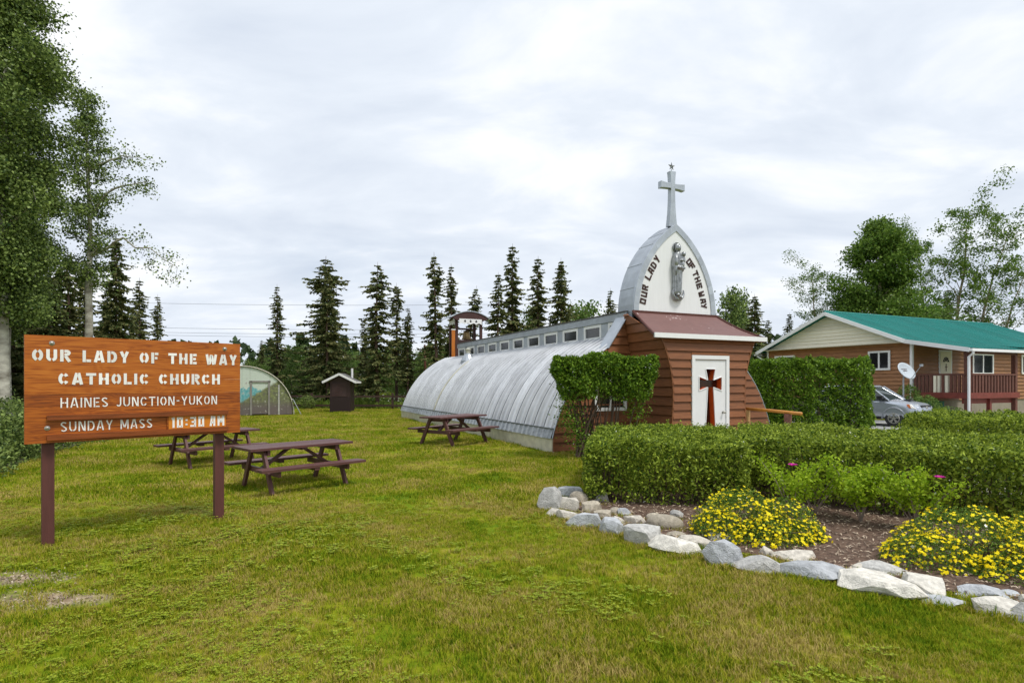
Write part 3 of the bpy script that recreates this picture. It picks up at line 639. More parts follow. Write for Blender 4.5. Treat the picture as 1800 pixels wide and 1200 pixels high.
# --- statue on the gable (one continuous cast figure)
def statue():
    t = thing('statue', 'silver relief statue of robed mother holding a child on the white church gable', 'statue', O_, CH)
    mb = MB(); yb = Y0-.02
    def ell(c, r, n=10, m=14, fold=0, nf=0):
        prof = [(max(math.sin(math.pi*i/n), .02), -math.cos(math.pi*i/n)) for i in range(n+1)]; b = MB()
        b.lathe(prof, m); mb.add([(c[0]+p[0]*r[0], yb+c[1]+p[1]*r[1], c[2]+p[2]*r[2]) for p in b.v], b.f)
    # robe: stack of rings with vertical folds
    rings = [(4.30, .115, .09), (4.36, .135, .10), (4.6, .135, .10), (4.85, .15, .11), (5.02, .17, .125), (5.2, .175, .13), (5.36, .165, .12), (5.46, .12, .10), (5.50, .06, .07)]
    n = 48; vs = []
    for z_, a, b in rings:
        for k in range(n):
            th = 2*math.pi*k/n; f = 1+.13*math.cos(12*th)*max(0, min(1, (5.05-z_)/.3)); vs.append((a*f*math.cos(th)+.015*(z_-4.9), yb-.04+b*f*math.sin(th), z_))
    mb.add(vs, [(i*n+k, i*n+(k+1) % n, (i+1)*n+(k+1) % n, (i+1)*n+k) for i in range(len(rings)-1) for k in range(n)]+[tuple(range(n))[::-1], tuple((len(rings)-1)*n+k for k in range(n))])
    ell((.01, -.08, 5.60), (.075, .085, .105)); ell((.01, -.05, 5.62), (.10, .08, .125)); ell((.01, -.04, 5.50), (.05, .05, .08))
    ell((.01, -.15, 5.585), (.012, .02, .025))                                  # nose
    ell((.12, -.17, 5.42), (.066, .065, .078)); ell((.10, -.14, 5.27), (.07, .065, .12)); ell((.09, -.16, 5.13), (.06, .055, .10))   # child
    ell((.155, -.16, 5.27), (.03, .03, .08)); ell((.08, -.19, 5.02), (.09, .05, .035)); ell((0, -.17, 5.04), (.11, .06, .05)); ell((-.10, -.11, 5.22), (.07, .08, .17))   # arms
    ell((.04, -.20, 5.24), (.05, .03, .03)); ell((.13, -.1, 5.05), (.05, .08, .12))
    cres = [(.02+.19*math.sin(a), yb-.06, 4.37-.21*math.cos(a)) for a in np.linspace(-1.9, 1.9, 16)]
    mb.tube(cres, [.016+.042*math.sin(math.pi*i/15) for i in range(16)], 7)
    ell((.02, -.05, 4.24), (.085, .09, .08)); ell((-.115, -.12, 5.0), (.035, .05, .16)); ell((.02, -.14, 4.6), (.02, .03, .3)); ell((-.06, -.13, 4.6), (.018, .03, .32)); ell((.05, -.12, 4.22), (.05, .05, .05)); ell((-.03, -.12, 4.28), (.06, .05, .04))
    o = mb.build('figure', M_silver, t); rm = o.modifiers.new('remesh', 'REMESH'); rm.mode = 'VOXEL'; rm.voxel_size = .009; rm.use_smooth_shade = True
    h = MB(); h.tube([(.01+.135*math.cos(a), yb-.02, 5.63+.135*math.sin(a)) for a in np.linspace(0, 2*math.pi, 25)], .014, 6)
    Mh = Matrix.Translation((.01, yb+.012, 5.63)) @ Matrix.Rotation(R_(90), 4, 'X'); h.lathe([(.13, 0), (.13, .02)], 24, M=Mh); h.build('halo', M_silver, t)
statue()
# --- bell tower behind the hall
tw = thing('bell_tower', 'dark brown open bell tower with curved roof and white scalloped valance behind the church', 'bell tower', O_, CH)
ty, thw, tdp, TU = 17.05, .72, 1.05, .42
for xx in (-thw, thw):
    for y_ in (ty, ty+tdp): MB().box(xx-.07, xx+.07, y_-.07, y_+.07, 0, 5.0+TU).build('post', M_brown, tw)
for i in range(9): 
    w = 2*thw/9; MB().box(-thw+.06+i*(2*thw-.12)/9, -thw+.06+(i+1)*(2*thw-.12)/9-.006, ty-.03, ty+.0, .1, 3.75+TU).build('wall_board', M_sheet, tw)
for sg in (-1, 1):
    for i in range(6): MB().box(sg*thw-.015, sg*thw+.015, ty+.08+i*.15, ty+.08+(i+1)*.15-.006, .1, 3.75+TU).build('wall_board', M_sheet, tw)
MB().box(-thw, thw, ty, ty+tdp, 3.72+TU, 3.78+TU).build('floor', M_brown, tw)
n = 10; arcs = [(-1.13+2.26*i/n, TU+5.02+.36*(1-((-1.13+2.26*i/n)/1.13)**2)) for i in range(n+1)]
MB().prism(arcs+[(p[0], p[1]-.04) for p in arcs[::-1]], ty-.32, ty+tdp+.3).build('roof', M_galv, tw)
MB().prism([(p[0]*.97, p[1]-.045) for p in arcs]+[(.75, 4.83+TU), (-.75, 4.83+TU)], ty-.28, ty-.24).build('gable_board', M_brown, tw)
sc = [(-.66, 4.86)]+[(.66, 4.86)]
val = []
for i in range(33):
    x = .66-1.32*i/32; val.append((x, TU+4.62+.075*abs(math.sin(i/32*math.pi*4))))
v_ = MB().prism([(-.66, 4.93+TU), (.66, 4.93+TU)]+val, ty-.31, ty-.285).build('valance', M_white, tw)
for xx in (-.33, 0, .33):
    mb = MB(); mb.bar((xx, ty-.315, 4.74+TU), (xx, ty-.315, 4.88+TU), .01, .045, (1, 0, 0)); mb.bar((xx-.06, ty-.316, 4.80+TU), (xx+.06, ty-.316, 4.80+TU), .01, .045); mb.build('cutout', M_dark, v_)
for sg in (-1, 1):
    sv_ = [(ty+.08+.9*i/20, TU+4.62+.075*abs(math.sin(i/20*math.pi*3))) for i in range(21)]
    mb = MB(); pol = [(ty+.08, 4.9+TU), (ty+.98, 4.9+TU)]+sv_[::-1]; mb.prism(pol, -.012, .012, Matrix(((0, 1, 0, sg*(thw+.09)), (1, 0, 0, 0), (0, 0, 1, 0), (0, 0, 0, 1)))); mb.build('side_valance', M_white, tw)
bl = thing('bell', 'brass bell hanging in the open bell tower', 'bell', O_, CH)
Mb = Matrix.Translation((.05, ty+.5, 4.27)); mb = MB()
mb.lathe([(.30, 0), (.29, .03), (.235, .10), (.20, .22), (.185, .36), (.15, .46), (.06, .50), (.03, .52)], 20, M=Mb).build('bell_body', M_brass, bl, smooth=True)
mb = MB(); mb.bar((-.62, ty+.5, 4.86), (.62, ty+.5, 4.86), .09, .09); mb.tube([(.05, ty+.5, 4.76), (.05, ty+.5, 4.86)], .05, 8); mb.build('yoke', M_brown, bl)
mb = MB(); mb.tube([(.05, ty+.5, 4.6), (.05, ty+.5, 4.23)], [.012, .03], 6).build('clapper', M_brown, bl)
wpst = thing('wooden_post', 'bright orange wooden plank standing beside the bell tower', 'post', O_, CH)
MB().box(-1.02, -.84, ty-.12, ty+.0, 0, 4.72).build('plank', M_orange, wpst); MB().box(-1.04, -.82, ty-.13, ty+.01, 4.72, 4.78).build('cap', M_white, wpst)
# ================================================================== signboard
SA = math.atan2(.693, .721); SP = Vector((-3.80, 7.44, 0)) + Vector((.721, .693, 0))*-1.96
sign = thing('church_signboard', 'orange wooden signboard with white stencilled church name on two brown posts', 'sign', SP, SA)
SW, SB, SH = 2.192, 1.143, 1.177     # width, bottom, height ; local x along the board, front = -y
def wood_mat():
    m = bpy.data.materials.new('varnished_cedar'); m.use_nodes = True; t = m.node_tree; b = t.nodes['Principled BSDF']
    co = t.nodes.new('ShaderNodeTexCoord'); oi = t.nodes.new('ShaderNodeObjectInfo'); mp_ = t.nodes.new('ShaderNodeMapping'); t.links.new(co.outputs['Object'], mp_.inputs[0])
    cx_ = t.nodes.new('ShaderNodeCombineXYZ'); ml = t.nodes.new('ShaderNodeMath'); ml.operation = 'MULTIPLY'; t.links.new(oi.outputs['Random'], ml.inputs[0]); ml.inputs[1].default_value = 37
    t.links.new(ml.outputs[0], cx_.inputs[0]); t.links.new(ml.outputs[0], cx_.inputs[2]); t.links.new(cx_.outputs[0], mp_.inputs['Location']); mp_.inputs['Scale'].default_value = (.55, 3, 3.2)
    w = t.nodes.new('ShaderNodeTexNoise'); t.links.new(mp_.outputs[0], w.inputs[0]); w.inputs['Scale'].default_value = 2.2; w.inputs['Detail'].default_value = 2; w.inputs['Distortion'].default_value = .9
    sn = t.nodes.new('ShaderNodeMath'); sn.operation = 'MULTIPLY'; t.links.new(w.outputs[0], sn.inputs[0]); sn.inputs[1].default_value = 60
    si = t.nodes.new('ShaderNodeMath'); si.operation = 'SINE'; t.links.new(sn.outputs[0], si.inputs[0])
    mp2 = t.nodes.new('ShaderNodeMapping'); t.links.new(co.outputs['Object'], mp2.inputs[0]); mp2.inputs['Scale'].default_value = (1.6, 10, 40)
    n2_ = t.nodes.new('ShaderNodeTexNoise'); t.links.new(mp2.outputs[0], n2_.inputs[0]); n2_.inputs['Scale'].default_value = 2; n2_.inputs['Detail'].default_value = 6
    a = t.nodes.new('ShaderNodeMath'); a.operation = 'MULTIPLY_ADD'; t.links.new(si.outputs[0], a.inputs[0]); a.inputs[1].default_value = .045; t.links.new(n2_.outputs[0], a.inputs[2])
    a2 = t.nodes.new('ShaderNodeMath'); a2.operation = 'MULTIPLY_ADD'; t.links.new(oi.outputs['Random'], a2.inputs[0]); a2.inputs[1].default_value = .20; t.links.new(a.outputs[0], a2.inputs[2])
    rp = t.nodes.new('ShaderNodeValToRGB'); t.links.new(a2.outputs[0], rp.inputs[0]); el = rp.color_ramp.elements
    el[0].position = .36; el[0].color = (.16, .040, .010, 1); el[1].position = .85; el[1].color = (.52, .17, .024, 1); q = el.new(.5); q.color = (.27, .066, .010, 1); q = el.new(.64); q.color = (.41, .112, .014, 1)
    t.links.new(rp.outputs[0], b.inputs['Base Color']); b.inputs['Roughness'].default_value = .42; b.inputs['Specular IOR Level'].default_value = .3
    MATS['varnished_cedar'] = m; return m
M_cedar = wood_mat()
cuts = [0, .205, .40, .545, .66, .79, 1.0]
for a, b in zip(cuts[:-1], cuts[1:]):
    MB().box(0, SW, 0, .07, SB+SH*(1-b)+.0008, SB+SH*(1-a)-.0008).build('plank', M_cedar, sign)
for px in (.204, 1.96): MB().box(px-.055, px+.055, .071, .16, -.1, SB+SH-.06).build('post', M_post, sign)
for (a, b) in ((.744, .787), (.926, .972)): MB().box(.184, 2.03, -.05, -.001, SB+SH*(1-b), SB+SH*(1-a)).build('rail', mat('dark_cedar_rail', (.26, .062, .010), .45, 0, .45, 5, .05, stretch=(.6, 4, 9)), sign)
MB().box(1.335, 1.347, -.02, -.001, SB+SH*(1-.925), SB+SH*(1-.788)).build('divider', M_cedar, sign)
tb = MB().box(1.35, 2.008, -.016, -.001, SB+SH*(1-.924), SB+SH*(1-.789)).build('time_board', mat('time_board', (.62, .20, .014), .45, 0, .12, 5), sign)
for bx_, fz in ((.23, .07), (2.0, .062), (.19, .86)):
    mb = MB(); mb.lathe([(.026, -.001), (.026, .004), (.017, .005), (.016, .012), (.007, .016)], 12, M=Matrix.Translation((bx_, 0, SB+SH*(1-fz))) @ Matrix.Rotation(R_(90), 4, 'X')); mb.build('bolt', mat('bolt_steel', (.45, .42, .38), .35, .8, .4, 30), sign)
def s3(x, y, o): return Vector((x, -.0005-o, y))
M_sw = mat('white_lettering', (.84, .83, .80), .5, 0, .04)
mb = lambda g_: g_.build('letter', M_sw, sign)
def zf(f): return SB+SH*(1-f)
text_row(mb, 'OUR LADY OF THE WAY', .062, 2.15, zf(.24), .132, .235, 'stencil', s3, gap=.20, space=.42)
text_row(mb, 'CATHOLIC CHURCH', .285, 1.94, zf(.456), .130, .235, 'stencil', s3, gap=.20, space=.42)
text_row(mb, 'HAINES JUNCTION-YUKON', .304, 1.905, zf(.675), .110, .145, 'stencil', s3, gap=.22, space=.42)
text_row(mb, 'SUNDAY MASS', .304, 1.178, zf(.90), .110, .15, 'stencil', s3, gap=.22, space=.42)
mb = lambda g_: g_.build('letter', M_sw, tb); text_row(mb, '10:30 AM', 1.37, 1.99, zf(.912), .128, .22, 'block', lambda x, y, o: Vector((x, -.0165-o, y)), gap=.26, space=.10)

# ================================================================== picnic tables
def table_meshes():
    P = {}
    pl = MB().box(-.92, .92, -.068, .068, 0, .04); P['plank'] = pl.mesh('plank')
    be = MB().box(-.92, .92, -.068, .068, 0, .04); P['seat'] = be.mesh('seat_plank')
    lg = MB(); lg.bar((0, .56, 0), (0, .22, .70), .045, .09, (0, 1, 0)); P['leg'] = lg.mesh('leg')
    P['cross'] = MB().box(-.022, .022, -.72, .72, .30, .385).mesh('crossbar'); P['batten'] = MB().box(-.022, .022, -.33, .33, .61, .70).mesh('batten')
    br = MB(); br.bar((.60, 0, .36), (.10, 0, .69), .07, .045, (0, 0, 1)); P['brace'] = br.mesh('brace')
    P['cleat'] = MB().box(-.045, .045, -.13, .13, .355, .398).mesh('cleat')
    return P
TP = table_meshes()
def picnic(loc, ang, label, sc=1):
    t = thing('picnic_table', label, 'picnic table', loc, ang, 'brown picnic tables on the lawn'); t.scale = (sc, sc, sc)
    top = bpy.data.objects.new('table_top', MB().box(-.05, .05, -.33, .33, .66, .698).mesh('table_top')); link(top, t, M_table)
    for i in range(5): share('plank', TP['plank'], M_table, top, (0, -.296+i*.148, .70))
    for sy in (-1, 1):
        for k in (0, 1): 
            s_ = share('seat_plank', TP['seat'], M_table, t, (0, sy*(.58+.143*k), .40))
        share('cleat', TP['cleat'], M_table, t, (0, sy*.65, 0))
    for sx in (-.66, .66):
        for sy in (-1, 1): share('leg', TP['leg'], M_table, t, (sx, 0, 0), (0, 0, 0 if sy > 0 else math.pi))
        off = .05 if sx > 0 else -.05
        share('crossbar', TP['cross'], M_table, t, (sx-off, 0, 0)); share('batten', TP['batten'], M_table, t, (sx-off, 0, 0))
        share('brace', TP['brace'], M_table, t, (0, 0, 0), (0, 0, 0 if sx > 0 else math.pi))
picnic((-3.80, 9.98, 0), R_(47), 'brown picnic table in the middle of lawn right of the signboard')
picnic((-6.72, 12.75, 0), R_(50), 'brown picnic table half hidden behind the orange signboard')
picnic((-1.72, 16.95, 0), R_(54), 'brown picnic table standing against the silver round-roofed church', 1.13)

# ================================================================== handrail by the church door
hr = thing('handrail', 'yellow log handrail on short posts leading from the church door', 'handrail', (0, 0, 0))
a, b = D(1300, 15.9, 1.10), D(1409, 14.1, 1.04)
MB().tube([a, a.lerp(b, .5)+Vector((0, 0, .008)), b], .042, 10).build('rail', M_rail, hr, smooth=True)
p1 = a.lerp(b, .13); p2 = a.lerp(b, .80)
MB().tube([(p1.x, p1.y, -.1), (p1.x, p1.y, p1.z-.03)], [.10, .085], 10).build('post', M_log, hr)
MB().tube([(p2.x, p2.y, -.1), (p2.x, p2.y, p2.z-.035)], [.10, .09], 10).build('post', mat('weathered_red_post', (.22, .10, .075), .8, 0, .4, 9, .2), hr)

# ================================================================== mural shed
SHD = Vector((-14.9, 31.4, 0)); shed = thing('mural_shed', 'old round-roofed shed with faded mountain mural painted on its front', 'shed', SHD, R_(22))
def mural():
    m = bpy.data.materials.new('faded_mural'); m.use_nodes = True; t = m.node_tree; b = t.nodes['Principled BSDF']
    co = t.nodes.new('ShaderNodeTexCoord'); se = t.nodes.new('ShaderNodeSeparateXYZ'); t.links.new(co.outputs['Object'], se.inputs[0])
    no = t.nodes.new('ShaderNodeTexNoise'); t.links.new(co.outputs['Object'], no.inputs[0]); no.inputs['Scale'].default_value = 1.4; no.inputs['Detail'].default_value = 7
    nf = t.nodes.new('ShaderNodeTexNoise'); t.links.new(co.outputs['Object'], nf.inputs[0]); nf.inputs['Scale'].default_value = 7; nf.inputs['Detail'].default_value = 8
    def mth(op, a, b_=None, c=None):
        n = t.nodes.new('ShaderNodeMath'); n.operation = op
        for i, q in enumerate((a, b_, c)):
            if q is None: continue
            if isinstance(q, (int, float)): n.inputs[i].default_value = q
            else: t.links.new(q, n.inputs[i])
        return n.outputs[0]
    def mixc(f, a, b_):
        n = t.nodes.new('ShaderNodeMix'); n.data_type = 'RGBA'; t.links.new(f, n.inputs[0])
        for i, q in ((6, a), (7, b_)):
            if isinstance(q, tuple): n.inputs[i].default_value = (*q, 1)
            else: t.links.new(q, n.inputs[i])
        return n.outputs[2]
    def step(v, w=.02):
        n = t.nodes.new('ShaderNodeMapRange'); t.links.new(v, n.inputs[0]); n.inputs[1].default_value = -w; n.inputs[2].default_value = w; return n.outputs[0]
    X, Z = se.outputs[0], se.outputs[2]
    mtn = step(mth('SUBTRACT', mth('MULTIPLY_ADD', no.outputs[0], 1.5, .72), Z))
    hill = step(mth('SUBTRACT', mth('MULTIPLY_ADD', nf.outputs[0], .3, mth('MULTIPLY_ADD', X, .62, .62)), Z), .06)
    skyc = mixc(nf.outputs[0], (.52, .60, .50), (.60, .66, .60)); mt_ = mixc(step(mth('SUBTRACT', nf.outputs[0], .5), .1), (.10, .36, .40), (.25, .48, .50))
    low = step(mth('SUBTRACT', mth('MULTIPLY_ADD', nf.outputs[0], .5, .42), Z), .25)
    hl = mixc(step(mth('SUBTRACT', nf.outputs[0], .5), .12), (.12, .12, .085), (.22, .25, .09)); hl = mixc(low, hl, (.14, .115, .11))
    c = mixc(mtn, skyc, mt_); c = mixc(hill, c, hl)
    peel = step(mth('SUBTRACT', nf.outputs[0], .64), .03); c = mixc(peel, c, (.42, .41, .38))
    t.links.new(c, b.inputs['Base Color']); b.inputs['Roughness'].default_value = .8; return m
M_mural = mural()
Rs = 2.62
sh = [(Rs*math.cos(a), .03+Rs*1.02*math.sin(a)) for a in np.linspace(0, math.pi, 28)]
fw_ = MB()
def arcz(x): return .03+1.02*math.sqrt(max(Rs*Rs-x*x, 0))
xs = [-2.6, -2.08, -1.56, -1.04, -.52, 0, .40]
for a, b in list(zip(xs[:-1], xs[1:]))+[(1.42, 1.86), (1.86, 2.3), (2.3, 2.6)]:
    pol = [(a+.004, .03), (b-.004, .03)]+[(x, arcz(x)) for x in np.linspace(b-.004, a+.004, 6)]; MB().prism(pol, 0, .04).build('panel', M_mural, shed)
pol = [(.404, 1.92), (1.416, 1.92)]+[(x, arcz(x)) for x in np.linspace(1.416, .404, 6)]; MB().prism(pol, 0, .04).build('panel', M_mural, shed)
M_gwood = mat('grey_wood', (.30, .28, .26), .85, 0, .35, 7, .2, stretch=(4, 4, .6))
dr = MB().box(.50, 1.32, .01, .05, .08, 1.84).build('door', M_mural, shed)
for q in ((.40, .50, .03, 1.92), (1.32, 1.42, .03, 1.92), (.36, 1.46, 1.84, 1.93)): MB().box(q[0], q[1], -.04, .0, q[2], q[3]).build('door_frame', M_gwood, dr)
MB().box(1.84, 1.92, -.03, -.001, .03, 1.70).build('batten', mat('peeling_batten', (.5, .5, .47), .8, 0, .4, 9), shed)
ar = [(p[0]*1.02, p[1]*1.015+.0) for p in sh]; mb = MB(); k = len(ar)
mb.add([(x, -.05, z_) for x, z_ in ar]+[(x, 7.5, z_) for x, z_ in ar], [(i, i+1, k+i+1, k+i) for i in range(k-1)]); mb.build('round_roof', mat('weathered_roof', (.30, .27, .22), .8, 0, .3, 4), shed)
mb = MB(); mb.tube([(x, -.05, z_) for x, z_ in ar], .03, 5).build('roof_edge', mat('pale_edge', (.6, .56, .47), .7), shed)
MB().bar((2.62, -.1, .9), (3.05, -.15, .02), .04, .16, (0, 1, 0)).build('leaning_strip', M_skirt, shed)
rng = np.random.default_rng(5)

# ================================================================== outhouse
oh = thing('outhouse', 'small dark brown outhouse with white trimmed gable roof beside rail fence', 'outhouse', D(601, 35.4), R_(4))
MB().box(-.62, .62, -.5, .7, 0, .95).build('lower_wall', mat('dark_plum_brown', (.028, .013, .014), .55, 0, .15, 5), oh)
MB().box(-.61, .61, -.49, .69, .951, 1.92).build('upper_wall', M_sheet, oh)
lat = MB().box(-.46, .40, -.51, -.492, .98, 1.80).build('lattice_panel', mat('lattice_brown', (.06, .034, .033), .7), oh)
for i in range(9):
    for sg in (-1, 1):
        x0 = -.46+i*.1; mb = MB(); mb.bar((x0 if sg > 0 else x0+.0, -.516 if sg > 0 else -.522, .98), (x0+(.44 if sg > 0 else -.0)*1, -.516 if sg > 0 else -.522, 1.78), .014, .006, (0, 1, 0))
        if x0+.44 <= .42: mb.build('lattice_strip', M_brown, lat)
MB().prism([(-.62, 1.921), (.62, 1.921), (0, 2.28)], -.49, .69).build('gable', M_sheet, oh)
for sg in (-1, 1):
    MB().prism([(0, 2.34), (sg*1.0, 1.84), (sg*1.0, 1.89), (0, 2.40)], -.74, .9).build('roof', M_shing, oh)
    MB().bar((0, -.755, 2.345), (sg*1.02, -.755, 1.835), .03, .13, (0, 0, 1)).build('fascia', M_white, oh)
MB().box(.98, 1.01, -.75, .9, 1.79, 1.90).build('eave_board', M_white, oh)
MB().tube([(.52, .5, 2.0), (.52, .5, 2.72)], .065, 10).build('vent_pipe', M_white, oh)

# ================================================================== rail fence
fe = thing('rail_fence', 'low dark post and rail fence at the back of the lawn', 'fence', (0, 0, 0))
fy = lambda u: 39.5-(u-500)*.004
pu = [392, 470, 548, 619, 690, 761, 832]
for u in pu:
    p = D(u, fy(u)); MB().box(p.x-.07, p.x+.07, p.y-.06, p.y+.06, -.1, 1.12).build('post', M_fence, fe)
for a, b in zip(pu[:-1], pu[1:]):
    for z_ in (.88, .26):
        p, q = D(a, fy(a)), D(b, fy(b)); MB().bar((p.x+.0, p.y-.09, z_), (q.x, q.y-.09, z_+.02), .05, .13).build('rail', M_fence, fe)

# ================================================================== power lines
M_wire = mat('wire', (.07, .08, .09), .6)
for u, lab in ((140, 'wooden utility pole among the trees at far left'), (988, 'wooden utility pole hidden behind the spruces beyond the church')):
    up = thing('utility_pole', lab, 'utility pole', D(u, 60), 0, 'utility poles along the road')
    MB().tube([(0, 0, -.3), (0, 0, 10.4)], [.16, .10], 10).build('pole', M_sbark, up); MB().box(-.06, .06, -.9, .9, 7.3, 7.42).build('crossarm', M_sbark, up)
for dy, z_, lab in ((0, 10.2, 'thin top power line across the sky behind the spruces'), (-.8, 7.55, 'power line second from the top behind the spruces'), (0, 7.15, 'power line third from the top behind the spruces'), (.8, 6.9, 'fourth power line down behind the spruces'), (0, 5.0, 'fifth power line low behind the spruces'), (.2, 4.72, 'lowest power line behind the spruces')):
    a, b = D(140, 60, z_+.2), D(988, 60, z_); pts = []
    for i in range(25):
        f = i/24; p = a.lerp(b, f); pts.append((p.x, p.y+dy, p.z-1.2*f*(1-f)))
    o = MB().tube(pts, .014, 5).build('power_line', M_wire); tag(o, lab, 'power line', 'power lines over the wood')

# ================================================================== house
HK = Vector((19.68, 28, 0)); house = thing('house', 'brown boarded bungalow with teal metal roof, beige gable and raised porch', 'house', HK, CH)
GW, HL, Z0, Z1, ZA = 8.62, 16.0, .92, 3.86, 5.68
MB().box(0, HL, 0, GW, -.1, Z0-.002).build('basement_wall', M_conc, house)
gw = MB().box(.03, HL, .03, GW-.03, Z0, Z1).build('wall_core', M_trimb, house)
gplane = lambda s_, zz, o: Vector((-o, s_, zz)); lplane = lambda s_, zz, o: Vector((s_, -o, zz))
nc = 15; hs = (Z1-Z0)/nc
for i in range(nc):
    z = Z0+i*hs; brk = random.Random(i).uniform(2.5, 6)
    for a, b in ((.07, brk-.002), (brk+.002, GW-.07)):
        lap('board', [(b, z), (a, z), (a, z+hs), (b, z+hs)], lambda s_, zz, o: gplane(s_, zz, o-.03), gw, M_hside, z, z+hs, .085, .033)
    brk = random.Random(i+50).uniform(4, 11)
    for a, b in ((.07, brk-.002), (brk+.002, HL)):
        lap('board', [(a, z), (b, z), (b, z+hs), (a, z+hs)], lambda s_, zz, o: lplane(s_, zz, o-.03), gw, M_hside, z, z+hs, .085, .033)
MB().box(-.05, .07, -.05, .07, Z0-.05, Z1).build('corner_trim', M_white, house); MB().box(-.05, .07, GW-.07, GW+.05, Z0-.05, Z1).build('corner_trim', M_white, house)
mid = GW/2
gc = MB().prism([(0, Z1), (GW, Z1), (mid, ZA-.1)], .02, .1, Matrix(((0, 1, 0, 0), (1, 0, 0, 0), (0, 0, 1, 0), (0, 0, 0, 1)))).build('gable_core', M_beige, house)
ng = 9; gs = (ZA-.15-Z1)/ng
for i in range(ng):
    z = Z1+i*gs; sl = lambda zz: mid*(zz-Z1)/(ZA-Z1)+.03
    lap('board', [(GW-sl(z), z), (sl(z), z), (sl(z+gs), z+gs), (GW-sl(z+gs), z+gs)], lambda s_, zz, o: gplane(s_, zz, o-.03), gc, M_beige, z, z+gs, .085, .034)
window(house, 1.0, 2.15, 2.46, 3.46, lambda s_, zz, o: Vector((-o-.055, s_, zz)), 2, .10)
window(house, 6.6, 8.05, 2.46, 3.46, lambda s_, zz, o: Vector((-o-.055, s_, zz)), 2, .10)
window(house, 5.0, 6.95, 2.25, 3.38, lambda s_, zz, o: Vector((s_, -o-.055, zz)), 2, .10)
window(house, 9.75, 11.3, 2.3, 3.38, lambda s_, zz, o: Vector((s_, -o-.055, zz)), 2, .10)
hd = MB().box(2.12, 3.22, -.06, -.028, 1.34, 3.48).build('door', M_white, house)
MB().box(2.22, 3.12, -.075, -.06, 1.36, 3.40).build('door_leaf', M_beige, hd)
Mf = Matrix.Translation((2.67, -.08, 2.86)) @ Matrix.Rotation(R_(90), 4, 'X')
mb = MB()
for k in range(5):
    a0, a1 = R_(4+36*k), R_(32+36*k); mb.prism([(2.67+.05*math.cos((a0+a1)/2), 2.86+.05*math.sin((a0+a1)/2)), (2.67+.27*math.cos(a0), 2.86+.27*math.sin(a0)), (2.67+.27*math.cos(a1), 2.86+.27*math.sin(a1))], -.085, -.074)
mb.build('fan_light', M_glass, hd)
mb = MB(); mb.box(2.65, 2.69, -.09, -.076, 2.40, 2.78); mb.box(2.58, 2.76, -.092, -.077, 2.60, 2.64); mb.build('door_ornament', M_brown, hd)
# roof: ribbed metal panels on each slope
OV = .55
def slope_panels(y0, z0, y1, z1, x0, x1, n, nm='roof_panel'):
    d = Vector((0, y1-y0, z1-z0)); nrm = Vector((0, -(z1-z0), (y1-y0))).normalized()
    if nrm.z < 0: nrm = -nrm
    w = (x1-x0)/n; xs_ = []
    for r in range(3): c = w*(r+.5)/3; xs_ += [(c-.045, 0), (c-.02, .045), (c+.02, .045), (c+.045, 0)]
    xs_ = [(0, .0)]+xs_+[(w-.004, .0)]
    for k in range(n):
        vs = []
        for e_ in (0, 1):
            for x, b in xs_: q = Vector((x0+k*w+x, y0, z0))+d*e_+nrm*b; vs.append(q)
        m = len(xs_); base = len(vs)
        for e_ in (0, 1):
            vs += [Vector((x0+k*w, y0, z0))+d*e_-nrm*.05, Vector((x0+k*w+w-.004, y0, z0))+d*e_-nrm*.05]
        fs = [(j, j+1, m+j+1, m+j) for j in range(m-1)]+[(base, base+1, base+3, base+2)]
        mb = MB(); mb.add(vs, fs); mb.build(nm, M_teal, house)
sl_ = (ZA-Z1)/mid
slope_panels(-.45, Z1-.45*sl_+.08, mid, ZA+.08, 4.3, HL, 14); slope_panels(0, Z1+.08, mid, ZA+.08, -OV, 4.296, 6)
slope_panels(GW+.5, Z1-.5*sl_+.08, mid, ZA+.08, -OV, HL, 18)
slope_panels(-2.75, 3.36, -.002, Z1+.075, -OV, 4.25, 6)
MB().tube([(-OV, mid, ZA+.1), (HL, mid, ZA+.1)], .06, 6).build('ridge_cap', M_teal, house)
for (a, b) in (((mid, ZA), (GW+.52, Z1-.52*sl_)), ((mid, ZA), (0, Z1)), ((0, Z1), (-2.77, 3.30))):
    MB().bar((-OV-.02, a[0], a[1]-.02), (-OV-.02, b[0], b[1]-.02), .04, .19).build('barge_board', M_white, house)
MB().box(-OV, -.02, .0, GW, Z1-.06, Z1-.04).build('soffit', M_beige, house)
for (x0, x1, y, z_) in ((-OV, 4.3, -2.82, 3.30), (4.3, HL, -.52, 3.62), (-OV, HL, GW+.55, 3.6)):
    MB().box(x0, x1, y-.06, y+.06, z_-.08, z_+.04).build('gutter', M_white, house)
mb = MB(); mb.tube([(-.35, -2.80, 3.24), (-.35, -2.80, 3.12), (-.32, -2.62, 2.98), (-.32, -2.62, .05)], .055, 8).build('downpipe', M_white, house)
mb = MB(); mb.tube([(-.4, GW+.5, 3.5), (-.3, GW+.2, 3.3), (-.1, GW+.12, 3.2), (-.1, GW+.12, .1)], .05, 8).build('downpipe', M_white, house)
